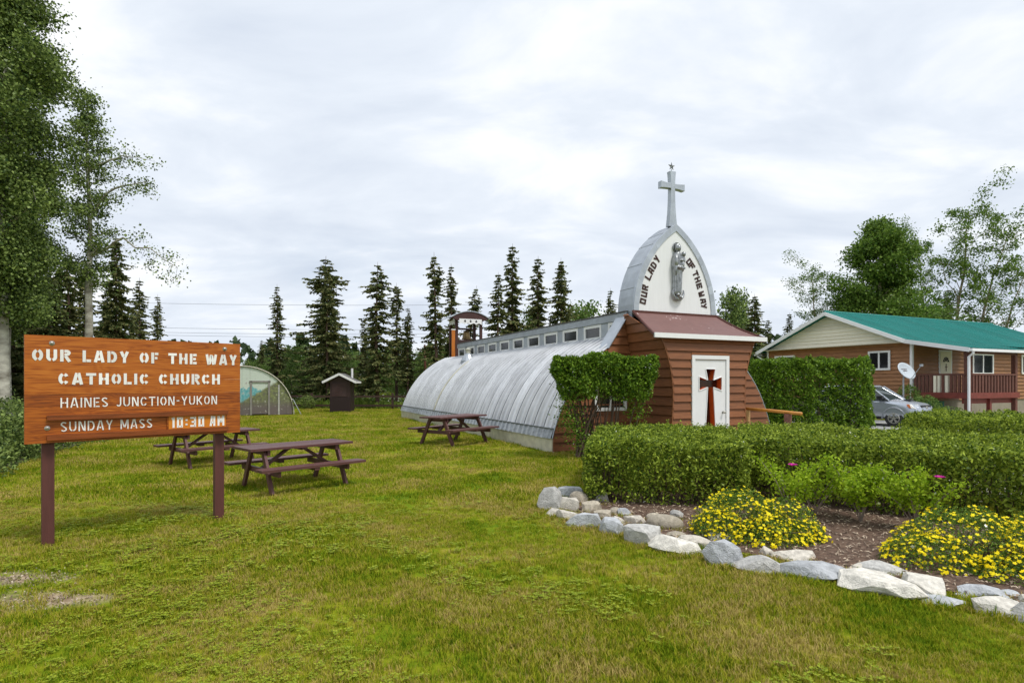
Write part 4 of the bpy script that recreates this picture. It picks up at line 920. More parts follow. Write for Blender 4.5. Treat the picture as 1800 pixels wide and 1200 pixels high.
# porch deck
dk = MB().box(-.10, 3.95, -2.5, -.06, 1.24, 1.34).build('deck', M_deckred, house)
MB().box(-.14, 4.0, -2.56, -2.505, 1.10, 1.36).build('deck_beam', M_deckred, dk); MB().box(-.16, -.105, -2.5, -.06, 1.10, 1.36).build('deck_beam', M_deckred, dk)
MB().box(-.05, 3.9, -2.35, -2.2, .86, 1.10).build('deck_beam', M_deckred, dk)
MB().box(-.12, .08, -2.52, -2.32, 0, 3.34).build('porch_post', M_balu, dk); MB().box(3.75, 3.93, -2.5, -2.32, 0, 3.34).build('porch_post', M_balu, dk); MB().box(1.7, 1.85, -2.45, -2.3, 0, 1.1).build('porch_post', M_deckred, dk)
MB().box(-.10, 3.9, -2.5, -2.36, 3.14, 3.30).build('porch_beam', M_balu, dk)
for i in range(13):
    y = -.25-i*.17; MB().box(-.13, -.05, y-.05, y+.05, 1.36, 2.16).build('baluster', M_beige if i in (5, 6, 8) else M_balu, dk)
MB().box(-.15, -.03, -2.4, -.1, 2.16, 2.24).build('handrail', M_balu, dk)
for i in range(14):
    x = .25+i*.25; MB().box(x-.07, x+.07, -2.52, -2.44, 1.36, 2.16).build('baluster', M_balu, dk)
MB().box(.1, 3.8, -2.54, -2.42, 2.16, 2.24).build('handrail', M_balu, dk)
MB().box(1.0, 2.6, -.03, .0, .05, .88).build('basement_door', M_green, house)
# ================================================================== car
def build_car():
    ph = R_(-55); W = Vector((15.75, 23.4, 0)); rot = Matrix.Rotation(ph, 3, 'Z')
    org = W - rot @ Vector((1.25, -.76, 0))
    car = thing('parked_car', 'silver compact off-road car parked on the gravel drive behind the tall hedge', 'car', org, ph)
    P_ = mat('silver_car_paint', (.50, .54, .60), .25, .55, .06, 2, spec=.6); BL = mat('black_plastic', (.02, .02, .022), .45, 0, .2); GR = mat('grey_cladding', (.33, .35, .39), .4, .2, .1)
    GL = mat('car_glass', (.05, .065, .065), .05, 0, .4, 2, spec=.8)
    st = [(2.12, .46, .74, .62), (2.06, .36, .86, .78), (1.9, .31, .95, .855), (1.55, .31, 1.01, .88), (1.1, .31, 1.07, .885), (.72, .31, 1.12, .885), (0, .31, 1.13, .885), (-1.0, .31, 1.14, .885), (-1.7, .31, 1.13, .875), (-2.0, .36, 1.08, .84), (-2.08, .46, .95, .76)]
    mb = MB(); vs = []
    for x, zb, zt, w in st:
        half = [(.0, zb), (w*.75, zb), (w*.96, zb+.08), (w, zb+.22), (w*1.0, (zb+zt)/2+.05), (w*.965, zt-.12), (w*.86, zt-.02), (w*.5, zt+.025), (0, zt+.035)]
        ring = [(y, z_) for y, z_ in half]+[(-y, z_) for y, z_ in half[::-1][1:-1]]
        vs += [(x, y, z_) for y, z_ in ring]
    k = 16; n = len(st)
    mb.add(vs, [(i*k+j, i*k+(j+1) % k, (i+1)*k+(j+1) % k, (i+1)*k+j) for i in range(n-1) for j in range(k)]+[tuple(range(k)), tuple((n-1)*k+j for j in reversed(range(k)))])
    body = mb.build('body', P_, car)
    cut = MB()
    for x in (1.25, -1.25):
        for s_ in (-1, 1): cut.tube([(x, s_*.52, .36), (x, s_*1.1, .36)], .42, 28)
    co = cut.build('cutter', None); bo = body.modifiers.new('arches', 'BOOLEAN'); bo.object = co; bo.operation = 'DIFFERENCE'; bo.solver = 'EXACT'
    bpy.context.view_layer.update()
    dg = bpy.context.evaluated_depsgraph_get(); me = bpy.data.meshes.new_from_object(body.evaluated_get(dg)); body.modifiers.clear(); body.data = me; bpy.data.objects.remove(co)
    me.shade_smooth(); es = body.modifiers.new('edges', 'EDGE_SPLIT'); es.split_angle = R_(32)
    if not me.materials: me.materials.append(P_)
    # cabin: glass shell, roof and pillars
    base = [(1.02, .80), (.80, .83), (-1.75, .82), (-2.0, .70)]; top = [(.27, .60), (.2, .63), (-1.62, .62), (-1.74, .56)]
    vs = [(x, y, 1.10) for x, y in base]+[(x, -y, 1.10) for x, y in base[::-1]]+[(x, y, 1.63) for x, y in top]+[(x, -y, 1.63) for x, y in top[::-1]]
    MB().add(vs, [(j, (j+1) % 8, 8+(j+1) % 8, 8+j) for j in range(8)]+[tuple(range(7, -1, -1)), tuple(range(8, 16))]).build('windows', GL, car)
    rf = MB(); rf.add([(.31, .60, 1.625), (-1.78, .585, 1.625), (-1.78, -.585, 1.625), (.31, -.60, 1.625), (.15, .56, 1.70), (-1.7, .55, 1.69), (-1.7, -.55, 1.69), (.15, -.56, 1.70)], [(0, 1, 2, 3), (7, 6, 5, 4), (0, 4, 5, 1), (1, 5, 6, 2), (2, 6, 7, 3), (3, 7, 4, 0)]); rf.build('roof', P_, car, bevel=.02)
    for s_ in (-1, 1):
        for xa, ya, xb, yb_, rr in ((1.04, .80, .28, .615, .035), (-.55, .835, -.6, .635, .035), (-1.75, .825, -1.62, .63, .06)): MB().tube([(xa, s_*ya, 1.09), (xb, s_*yb_, 1.65)], rr, 6).build('pillar', P_, car)
        hl = MB(); hl.add([(1.985, s_*.50, .93), (1.80, s_*.845, .945), (1.86, s_*.872, .80), (2.02, s_*.80, .765), (2.085, s_*.50, .78), (1.90, s_*.5, .80), (1.75, s_*.75, .8)], [(0, 1, 2, 3, 4), (0, 5, 6, 1), (1, 6, 2), (2, 6, 5, 3), (3, 5, 4), (4, 5, 0)]); hl.build('headlight', mat('clear_lamp', (.75, .73, .66), .12, 0, .15, 20, spec=.8), car)
        bl_ = MB(); bl_.add([(1.80, s_*.853, .95), (1.70, s_*.885, .94), (1.80, s_*.892, .80), (1.87, s_*.878, .80), (1.75, s_*.80, .87)], [(0, 1, 2, 3), (0, 4, 1), (1, 4, 2), (2, 4, 3), (3, 4, 0)]); bl_.build('indicator', mat('amber_lamp', (.75, .20, .04), .2), car)
        MB().box(.65, .88, s_*.93-.09, s_*.93+.09, 1.12, 1.28).build('side_mirror', BL, car, bevel=.03)
        MB().box(-.82, .82, s_*.875-.02, s_*.875+.02, .30, .40).build('sill', BL, car); MB().box(-.55, .6, s_*.888-.012, s_*.888+.012, .55, .66).build('door_moulding', GR, car)
        MB().box(.0, .22, s_*.893-.012, s_*.893+.012, .96, 1.0).build('door_handle', BL, car)
        # arch lips
        for x in (1.25, -1.25): MB().tube([(x+.43*math.cos(a), s_*.885, .36+.43*math.sin(a)) for a in np.linspace(-.1, math.pi+.1, 16)], .03, 6).build('arch_lip', GR, car)
        for x in (1.25, -1.25):
            wh = bpy.data.objects.new('wheel', MB().tube([(0, -.06, 0), (0, .04, 0)], .19, 16).mesh('wheel')); link(wh, car, BL); wh.location = (x, s_*.76, .355); wh.rotation_euler = (0, 0, 0 if s_ < 0 else math.pi)
            tp = [(.20, -.10), (.30, -.115), (.345, -.085), (.355, 0), (.345, .085), (.30, .115), (.20, .10)]
            Mw = Matrix.Rotation(R_(90), 4, 'X'); MB().lathe(tp, 32, M=Mw).build('tyre', mat('tyre', (.05, .05, .052), .8, 0, .3, 9), wh, smooth=True)
            rm = MB(); rm.tube([(.205*math.cos(a), -.118, .205*math.sin(a)) for a in np.linspace(0, 2*math.pi, 33)], .018, 6); rm.tube([(0, -.13, 0), (0, -.10, 0)], .055, 14)
            for q in range(5):
                a = q*2*math.pi/5+.3
                for d_ in (-.16, .16): rm.bar((.03*math.cos(a), -.122, .03*math.sin(a)), (.20*math.cos(a+d_), -.120, .20*math.sin(a+d_)), .035, .02, (0, 1, 0))
            rm.build('rim', mat('alloy', (.62, .60, .55), .3, .7, .1), wh)
    MB().box(1.98, 2.10, -.48, .48, .70, .90).build('grille', BL, car, bevel=.02)
    for z_ in (.76, .82): MB().box(2.085, 2.112, -.44, .44, z_-.008, z_+.008).build('grille_bar', GR, car)
    em = MB(); em.tube([(2.12, .085*math.cos(a), .80+.055*math.sin(a)) for a in np.linspace(0, 2*math.pi, 21)], .010, 5); em.tube([(2.12, .035*math.cos(a), .80+.05*math.sin(a)) for a in np.linspace(0, 2*math.pi, 17)], .008, 5); em.build('emblem', M_chrome, car)
    bm_ = MB(); ring = []
    for y in np.linspace(-.86, .86, 11):
        x = 2.19-.26*(abs(y)/.86)**3; ring.append((x, y))
    vs = [(x, y, .68) for x, y in ring]+[(x, y, .38) for x, y in ring]+[(1.75, y*.98, .68) for x, y in ring]+[(1.75, y*.98, .38) for x, y in ring]; m = 11
    bm_.add(vs, [(j, j+1, m+j+1, m+j) for j in range(m-1)]+[(j, 2*m+j, 2*m+j+1, j+1) for j in range(m-1)]+[(m+j, m+j+1, 3*m+j+1, 3*m+j) for j in range(m-1)]); bm_.build('bumper', P_, car)
    MB().box(2.14, 2.20, -.5, .5, .46, .58).build('air_intake', BL, car); MB().box(1.72, 1.95, -.32, .32, .99, 1.03, Matrix.Rotation(R_(4), 4, 'Y')).build('hood_guard', BL, car)
    MB().box(1.35, 1.6, -.16, .16, 1.06, 1.12).build('hood_scoop', BL, car, bevel=.02)
build_car()

# ================================================================== satellite dish
ds = thing('satellite_dish', 'grey satellite dish on a thin mast in front of house corner', 'satellite dish', D(1588, 26.4))
dm = MB(); n = 28; vs = []; rings = 5
Md = Matrix.Translation((0, -.1, ZV(653, 26.4))) @ Matrix.Rotation(R_(25), 4, 'Z') @ Matrix.Rotation(R_(62), 4, 'X')
for i in range(rings+1):
    r = i/rings
    for kk in range(n): a = 2*math.pi*kk/n; vs.append(Md @ Vector((.56*r*math.cos(a), .43*r*math.sin(a), .10*r*r)))
dm.add(vs, [(i*n+kk, i*n+(kk+1) % n, (i+1)*n+(kk+1) % n, (i+1)*n+kk) for i in range(rings) for kk in range(n)]); do = dm.build('dish', mat('dish_grey', (.50, .55, .60), .45, 0, .1), ds, smooth=True); sol = do.modifiers.new('solid', 'SOLIDIFY'); sol.thickness = .02
mb = MB(); mb.tube([(0, 0, -.1), (0, 0, 1.9), (0, -.05, 2.2)], .035, 8).build('mast', M_skirt, ds)
q = Md @ Vector((0, -.1, .75)); mb = MB(); mb.tube([Md @ Vector((0, -.42, .09)), q], .015, 6); mb.box(-.05, .05, -.05, .05, -.04, .06, Matrix.Translation(q)); mb.build('feed_arm', M_skirt, ds)
mb = MB()
for yy_, x0, x1 in ((.10, -.22, .20), (.02, -.12, .18)):
    for i in range(6):
        a = x0+(x1-x0)*i/6; b = a+(x1-x0)/6*.75; zf_ = lambda x: .10*((x/.56)**2+(yy_/.43)**2)+.0125
        mb.add([Md @ Vector((a, yy_, zf_(a))), Md @ Vector((b, yy_, zf_(b))), Md @ Vector((b, yy_+.035, zf_(b)+.003)), Md @ Vector((a, yy_+.035, zf_(a)+.003))], [(0, 1, 2, 3)])
mb.build('marking', M_brown, ds)

# ================================================================== stone edging round the flower bed
STONES = [(970,898,44,44,'g'),(1007,877,38,24,'b'),(992,890,26,15,'c'),(1002,900,38,24,'c'),(1018,886,28,22,'t'),(1043,903,38,24,'t'),(1060,886,24,22,'g'),(974,908,24,16,'c'),(995,915,34,20,'c'),(1030,928,58,32,'b'),(1064,914,30,19,'t'),(1083,906,17,15,'t'),(1099,909,25,16,'b'),(1076,940,46,31,'b'),(1088,923,22,16,'c'),(1121,924,36,20,'c'),(1128,958,64,38,'g'),(1173,931,52,27,'t'),(1152,916,24,15,'t'),(1191,913,22,17,'g'),(1201,976,78,35,'w'),(1188,947,28,14,'t'),(1230,963,48,25,'c'),(1275,998,66,46,'b'),(1275,957,54,20,'c'),(1343,1011,92,38,'g'),(1352,981,20,22,'c'),(1400,991,82,25,'c'),(1449,1025,120,40,'b'),(1514,1009,30,18,'c'),(1558,1013,68,28,'g'),(1562,1053,112,48,'w'),(1644,1049,95,40,'w'),(1675,1068,92,22,'b'),(1742,1057,70,30,'b'),(1702,1056,26,13,'b'),(1778,1086,84,36,'w'),(1790,1054,30,16,'b'),(1870,1110,96,46,'g'),(1850,1075,60,30,'c')]
tones = {'g': (.56, .55, .52), 'b': (.54, .56, .58), 'c': (.70, .65, .56), 't': (.52, .46, .36), 'w': (.82, .78, .69)}
SM = {k_: mat('stone_'+k_, c_, .9, 0, .42, 16, .8, 70, detail=10) for k_, c_ in tones.items()}
edging = thing('stone_edging', 'double row of pale loose stones edging the flower bed', 'stone edging', (0, 0, 0))
def stone_mesh(seed, sx, sy, sz, smooth):
    rg = random.Random(seed); bm = bmesh.new(); bmesh.ops.create_icosphere(bm, subdivisions=3 if smooth else 2, radius=1)
    planes = [(Vector((rg.gauss(0, 1), rg.gauss(0, 1), rg.gauss(0, .7))).normalized(), rg.uniform(.48, .80)) for _ in range(14)]+[(Vector((0, 0, 1)), rg.uniform(.6, .8))]
    for v in bm.verts:
        p = v.co.copy()
        if smooth: p *= 1+.06*math.sin(3*p.x+seed)*math.cos(2.5*p.y)
        else:
            for nn, d in planes:
                e_ = p.dot(nn)-d
                if e_ > 0: p -= nn*e_
            p *= 1.3
            p += Vector((math.sin(9*p.y+seed), math.sin(8*p.z+2*seed), math.sin(10*p.x+3*seed)))*.03
        v.co = Vector((p.x*sx, p.y*sy, p.z*sz))
    me = bpy.data.meshes.new('stone'); bm.to_mesh(me); bm.free()
    if smooth: me.shade_smooth()
    return me
for i, (u, vb, w, h, tn) in enumerate(STONES):
    Y = 1800/(vb-HOR); wd = w*Y/1000; tot = h*Y/1000; dep = min(max(wd*.6, .14), .34); hz = max(tot-dep*.30*1.8/Y*2, tot*.5)
    x = (u-900)/1000*Y; me = stone_mesh(i, wd*(.60 if w < 80 else .54), dep*.62, hz*.80, i in (4, 11, 17, 18))
    o = share('stone', me, SM[tn], edging, (x, Y+dep*.5, hz*.32), (random.uniform(-.1, .1), random.uniform(-.1, .1), math.atan2(-.72, .95)*(.75 if w > 40 else .3)+random.uniform(-.15, .15)))

# ================================================================== foliage helpers
def inpoly(xy, poly):
    ins = np.zeros(len(xy), bool); k = len(poly); j = k-1
    for i in range(k):
        xi, yi = poly[i]; xj, yj = poly[j]; c = ((yi > xy[:, 1]) != (yj > xy[:, 1])) & (xy[:, 0] < (xj-xi)*(xy[:, 1]-yi)/(yj-yi+1e-12)+xi); ins ^= c; j = i
    return ins

def leafy(name, P, size, mt, parent, rng, aspect=.5, bias=None, bw=0.):
    V, F_ = leaf_arr(np.asarray(P), size, rng, aspect, bias, bw); o = bpy.data.objects.new(name, arr_mesh(name, V, F_)); link(o, parent, mt); return o
def wob(p, s=1.0):
    return np.sin(p[:, 0]*3.1*s+1.3)*np.cos(p[:, 1]*2.7*s)+.6*np.sin(p[:, 2]*5.3*s+p[:, 0]*4.1*s)
def hedge_points(poly, z0, z1, dens, rng, rnd=.16, depth=.15, low=.72, amp=.055):
    """points in the outer shell of a clipped hedge standing on poly; returns points and outward normals"""
    poly = [np.array(p, float) for p in poly]; n = len(poly); c = sum(poly)/n
    ar = 0
    for i in range(n): a, b = poly[i], poly[(i+1) % n]; ar += a[0]*b[1]-a[1]*b[0]
    if ar < 0: poly = poly[::-1]; ar = -ar
    ar /= 2; P, Nn = [], []
    for i in range(n):
        a, b = poly[i], poly[(i+1) % n]; d = b-a; ln = np.linalg.norm(d); d /= ln; nr = np.array((d[1], -d[0])); m = int(ln*(z1-z0)*dens)
        s_ = rng.uniform(0, ln, m); z = z0+(z1-z0)*rng.uniform(0, 1, m)
        keep = rng.uniform(0, 1, m) < np.clip(low+(z-z0)/(z1-z0)*1.3, 0, 1); s_, z = s_[keep], z[keep]; m = len(z)
        dp = rng.exponential(depth, m)-.05; q = np.clip(z-(z1-rnd), 0, rnd); dp += rnd-np.sqrt(np.maximum(rnd**2-q**2, 0))
        xy = a+d*s_[:, None]-nr*dp[:, None]; P.append(np.column_stack([xy, z])); Nn.append(np.tile((nr[0], nr[1], .35), (m, 1)))
    m = int(ar*dens*1.15); mn = np.min(poly, 0); mx = np.max(poly, 0); xy = rng.uniform(mn, mx, (m*4, 2)); xy = xy[inpoly(xy, [tuple(q) for q in poly])]; fill = xy[m:m+int(m*.5)]
    P.append(np.column_stack([fill, rng.uniform(z0+.1, z1-.1, len(fill))])); Nn.append(np.tile((0, 0, .3), (len(fill), 1))); xy = xy[:m]; z = z1-rng.exponential(depth*.6, len(xy))+.03; P.append(np.column_stack([xy, z])); Nn.append(np.tile((0, 0, 1.), (len(xy), 1)))
    P = np.concatenate(P); Nn = np.concatenate(Nn); cl = .5+.25*wob(P, 2.2)+.25*wob(P[:, [1, 2, 0]], 4.7); keep = rng.uniform(0, 1, len(P)) < np.clip(.02+1.35*cl, .06, 1)
    P, Nn = P[keep], Nn[keep]; P += Nn*(amp*wob(P, 1.1)+.6*amp*wob(P, 3.3)+.3*amp*wob(P, 8.1))[:, None]; P[:, 2] = np.maximum(P[:, 2], .03)
    return P, Nn
L_hedge = leafmat('hedge_leaf', [(.022, .070, .005), (.050, .140, .007), (.115, .255, .010), (.235, .40, .018), (.42, .52, .06)], .28, .42)
L_bush = leafmat('bush_leaf', [(.022, .072, .006), (.055, .145, .009), (.12, .25, .015), (.25, .40, .035)], .28, .4)
def stems(name, pts, parent, rng, n, h, r=.012, mt=None, spread=.3):
    mb = MB()
    for i in range(n):
        p = pts[rng.integers(len(pts))]; x, y = p[0]+rng.normal(0, .08), p[1]+rng.normal(0, .08); hh = h*rng.uniform(.6, 1); dx_, dy_ = rng.normal(0, spread, 2)
        mb.tube([(x, y, -.02), (x+dx_*.35, y+dy_*.35, hh*.5), (x+dx_, y+dy_, hh)], [r, r*.8, r*.35], 5, cap=False)
    o = mb.build(name, mt or M_twig, parent); o['kind'] = 'stuff'; return o
def hedge(name, label, poly, z1, dens, lsize, seed, lm=None, low=.72, z0=.05, nst=60, rnd=.16, amp=.055):
    rng = np.random.default_rng(seed); c = np.mean(np.array(poly), 0); t = thing(name, label, 'hedge', (0, 0, 0))
    P, Nn = hedge_points(poly, z0, z1, dens, rng, rnd, low=low, amp=amp); leafy('foliage', P, lsize, lm or L_hedge, t, rng, .5, Nn, .35)
    ns = int(len(P)*.012); tp_ = P[(Nn[:, 2] > .9)][:ns]; sh_ = np.concatenate([tp_+np.column_stack([rng.normal(0, .012, len(tp_)), rng.normal(0, .012, len(tp_)), np.full(len(tp_), .02+.022*k)]) for k in range(4)]); leafy('new_shoots', sh_, lsize*.8, lm or L_hedge, t, rng, .4)['kind'] = 'stuff'
    pa = np.array(poly); inner = [c+(pa[i]*f+pa[(i+1) % len(pa)]*(1-f)-c)*.82 for i in range(len(pa)) for f in np.linspace(0, 1, 9)]
    stems('stems', inner, t, rng, nst, z1*.9, .013, spread=.12); return t
hedge('clipped_hedge', 'clipped low green hedge block beside pale stones in front of church door', [(1.08, 8.45), (3.3, 8.0), (4.35, 11.0), (4.4, 11.9), (1.80, 11.7)], .90, 3600, .055, 1, nst=260, amp=.038, low=.42)
hedge('clipped_hedge', 'long clipped hedge running right behind the yellow flowers', [(3.5, 8.85), (4.65, 8.0), (5.9, 6.9), (7.4, 5.0), (9.2, 6.9), (8.0, 9.0), (7.3, 10.4), (5.7, 12.2), (4.5, 11.3)], .93, 3200, .056, 2, nst=300, amp=.038, low=.42)
hedge('clipped_hedge', 'low clipped hedge in front of the house porch across the drive', [(8.95, 13.0), (11.4, 9.2), (14.0, 11.6), (12.4, 16.4), (10.6, 15.2)], .98, 1600, .07, 3, nst=50)
hedge('tall_hedge', 'tall dense clipped hedge between the church and parked car', [(9.45, 22.0), (10.0, 21.3), (12.9, 21.0), (13.5, 21.4), (14.0, 22.3), (13.6, 22.9), (10.2, 23.4), (9.5, 22.8)], 2.62, 1500, .10, 4, L_bush, .9, nst=50, rnd=.5, amp=.09)
# the topped bush on bare stems by the church
rng = np.random.default_rng(11); tb_ = thing('clipped_bush', 'square topped bush on bare branching stems before the church front', 'bush', (2.15, 13.75, 0))
P1, N1 = hedge_points([(-1.15, -.45), (-.95, -.6), (1.05, -.58), (1.28, -.4), (1.3, .4), (-1.1, .5)], 1.4, 2.42, 4200, rng, .22, .2, .3); P1[:, 0] *= np.clip(.80+.22*(P1[:, 2]-1.25)/.8, .8, 1.02); leafy('foliage', P1, .07, L_bush, tb_, rng, .5, N1, .5)
P2 = np.concatenate([np.column_stack([rng.normal(cx_, .15, 500), rng.normal(-.2, .24, 500), rng.normal(z_, .20, 500)]) for cx_, z_ in ((-.85, 1.2), (-.72, .85), (-.55, .55), (.8, 1.25))]); leafy('lower_foliage', P2, .058, L_bush, tb_, rng)
mb = MB()
for i in range(46):
    bx_ = rng.uniform(-.45, .75); tx = bx_*1.5+rng.normal(0, .18); by_, ty_ = rng.normal(0, .12), rng.normal(0, .3)
    if i < 22: bx_ = rng.normal(-.45, .10); tx = rng.uniform(-1.0, .3)
    h = rng.uniform(1.4, 2.1); mb.tube([(bx_, by_, -.03), (bx_+(tx-bx_)*.35, by_+(ty_-by_)*.4, h*.45), (tx, ty_, h)], [.022, .017, .006], 5, cap=False)
mb.build('stems', M_twig, tb_)

# ================================================================== flowering shrubs
L_pot = leafmat('potentilla_leaf', [(.06, .13, .018), (.12, .22, .03), (.20, .31, .045)], .25)
M_yel = leafmat('yellow_petal', [(.86, .66, .002), (.90, .74, .006), (.93, .80, .02)], .25)
def flower_arr(P, size, rng, up):
    """five-petalled flowers facing up/outwards"""
    n = len(P); nr = unit(up+rng.normal(0, .35, (n, 3))); a = unit(np.cross(nr, rng.normal(size=(n, 3)))); b = np.cross(nr, a); sz = size*rng.uniform(.5, 1.4, n)[:, None]; V = []; k = 10
    for i in range(k):
        th = 2*math.pi*i/k; r = 1.0 if i % 2 == 0 else .62; V.append(P+(a*math.cos(th)+b*math.sin(th))*sz*r*.5+nr*sz*.10*(1 if i % 2 == 0 else .4))
    V = np.stack(V, 1).reshape(-1, 3); return V, np.arange(n*k).reshape(n, k)
def potentilla(label, c, lobes, seed, nl, nf):
    rng = np.random.default_rng(seed); t = thing('flowering_shrub', label, 'shrub', c)
    P, Nn = [], []
    tot = sum(l[3]*l[4] for l in lobes)
    for (x, y, z, rx, ry, rz) in lobes:
        m = int(nl*rx*ry/tot); d = unit(rng.normal(size=(m, 3))); d[:, 2] = np.abs(d[:, 2])*1.1-.15; rr = 1-rng.exponential(.11, m)+.07*np.sin(d[:, 0]*9+x)*np.cos(d[:, 1]*8)
        P.append(np.array((x, y, z))+d*rr[:, None]*np.array((rx, ry, rz))); Nn.append(d)
    P = np.concatenate(P); Nn = np.concatenate(Nn); ok = P[:, 2] > .02; P, Nn = P[ok], Nn[ok]; P[:, :2] *= .92; P[:, 2] *= .95; leafy('foliage', P, .026, L_pot, t, rng, .42, Nn, .5)
    ix = rng.choice(len(P), nf*4); ctr = rng.choice(len(P), 330); 
    near = np.min(np.linalg.norm(P[ix][:, None, :]-P[ctr][None], axis=2), 1); ix = ix[(near < .075) | (rng.uniform(0, 1, len(ix)) < .22)][:nf]
    V, F_ = flower_arr(P[ix]+Nn[ix]*.02, .036, rng, Nn[ix]*.6+np.array((0, -.25, .7))); o = bpy.data.objects.new('flowers', arr_mesh('flowers', V, F_)); link(o, t, M_yel); o['kind'] = 'stuff'
    stems('stems', [(0, 0)], t, rng, 30, .35, .008, spread=.22); return t
potentilla('rounded yellow-flowered shrub by the hedge corner in the bed', (2.80, 6.6, .02), [(-.10, .15, 0, .62, .55, .58), (.38, .0, 0, .46, .46, .50), (-.42, .05, 0, .34, .38, .34), (.1, -.25, 0, .55, .36, .30), (.62, -.1, 0, .25, .3, .22)], 21, 20000, 1900)
potentilla('wide spreading yellow-flowered shrub at the right end of bed', (4.62, 5.5, .02), [(-.05, .25, 0, .78, .62, .58), (.75, -.05, 0, .85, .65, .60), (-.55, .1, 0, .5, .42, .33), (.15, -.35, 0, .62, .38, .26), (1.6, -.3, 0, .7, .6, .45)], 22, 34000, 3500)
L_rose = leafmat('rose_leaf', [(.18, .32, .010), (.29, .46, .016), (.44, .58, .035)], .4)
M_pink = leafmat('pink_petal', [(.55, .03, .30), (.68, .05, .42)], .2)
def rose(label, c, hs, seed, n=1500, flo=()):
    rng = np.random.default_rng(seed); t = thing('rose_bush', label, 'shrub', c); mb = MB(); P = []
    for i in range(9):
        a = rng.uniform(0, 6.28); r = rng.uniform(.18, .58); h = hs*rng.uniform(.55, 1.0); tip = Vector((r*math.cos(a), r*math.sin(a)*.7, h)); mb.tube([(0, 0, -.02), tuple(tip*.5+Vector((0, 0, h*.12))), tuple(tip)], [.008, .006, .003], 5, cap=False)
        for q in range(n//9):
            f = rng.uniform(.35, 1.05); p = tip*f+Vector((0, 0, h*.12*math.sin(f*3.1))); P.append((p.x+rng.normal(0, .06), p.y+rng.normal(0, .06), p.z+rng.normal(0, .045)))
    mb.build('stems', mat('rose_stem', (.30, .24, .20), .8), t); leafy('foliage', np.array(P), .046, L_rose, t, rng, .6)
    for p in flo:
        fm = MB()
        for k in range(9):
            a = k*2.4; r = .022+.004*k; tl = Vector((math.cos(a), math.sin(a), 0)); s_ = Vector((-math.sin(a), math.cos(a), 0)); b = Vector(p)
            fm.add([b, b+tl*r*.9+s_*r*.7+Vector((0, 0, .03)), b+tl*r*1.6+Vector((0, 0, .035-.003*k)), b+tl*r*.9-s_*r*.7+Vector((0, 0, .03))], [(0, 1, 2, 3)])
        fm.build('flower', M_pink, t)
rose('small light green rose bush behind the rounded yellow shrub', (3.72, 7.55, .03), .78, 31, 1700, [(-.1, -.2, .70)])
rose('middle light green rose bush before the hedge above the mulch', (4.45, 7.25, .03), .86, 32, 2600)
rose('light green rose bush with pink bloom beside wide yellow shrub', (4.95, 6.95, .03), .74, 33, 1700, [(.12, -.2, .64)])
rose('pale wiry rose bush against the hedge by rounded yellow shrub', (4.1, 7.75, .03), .74, 34, 800)

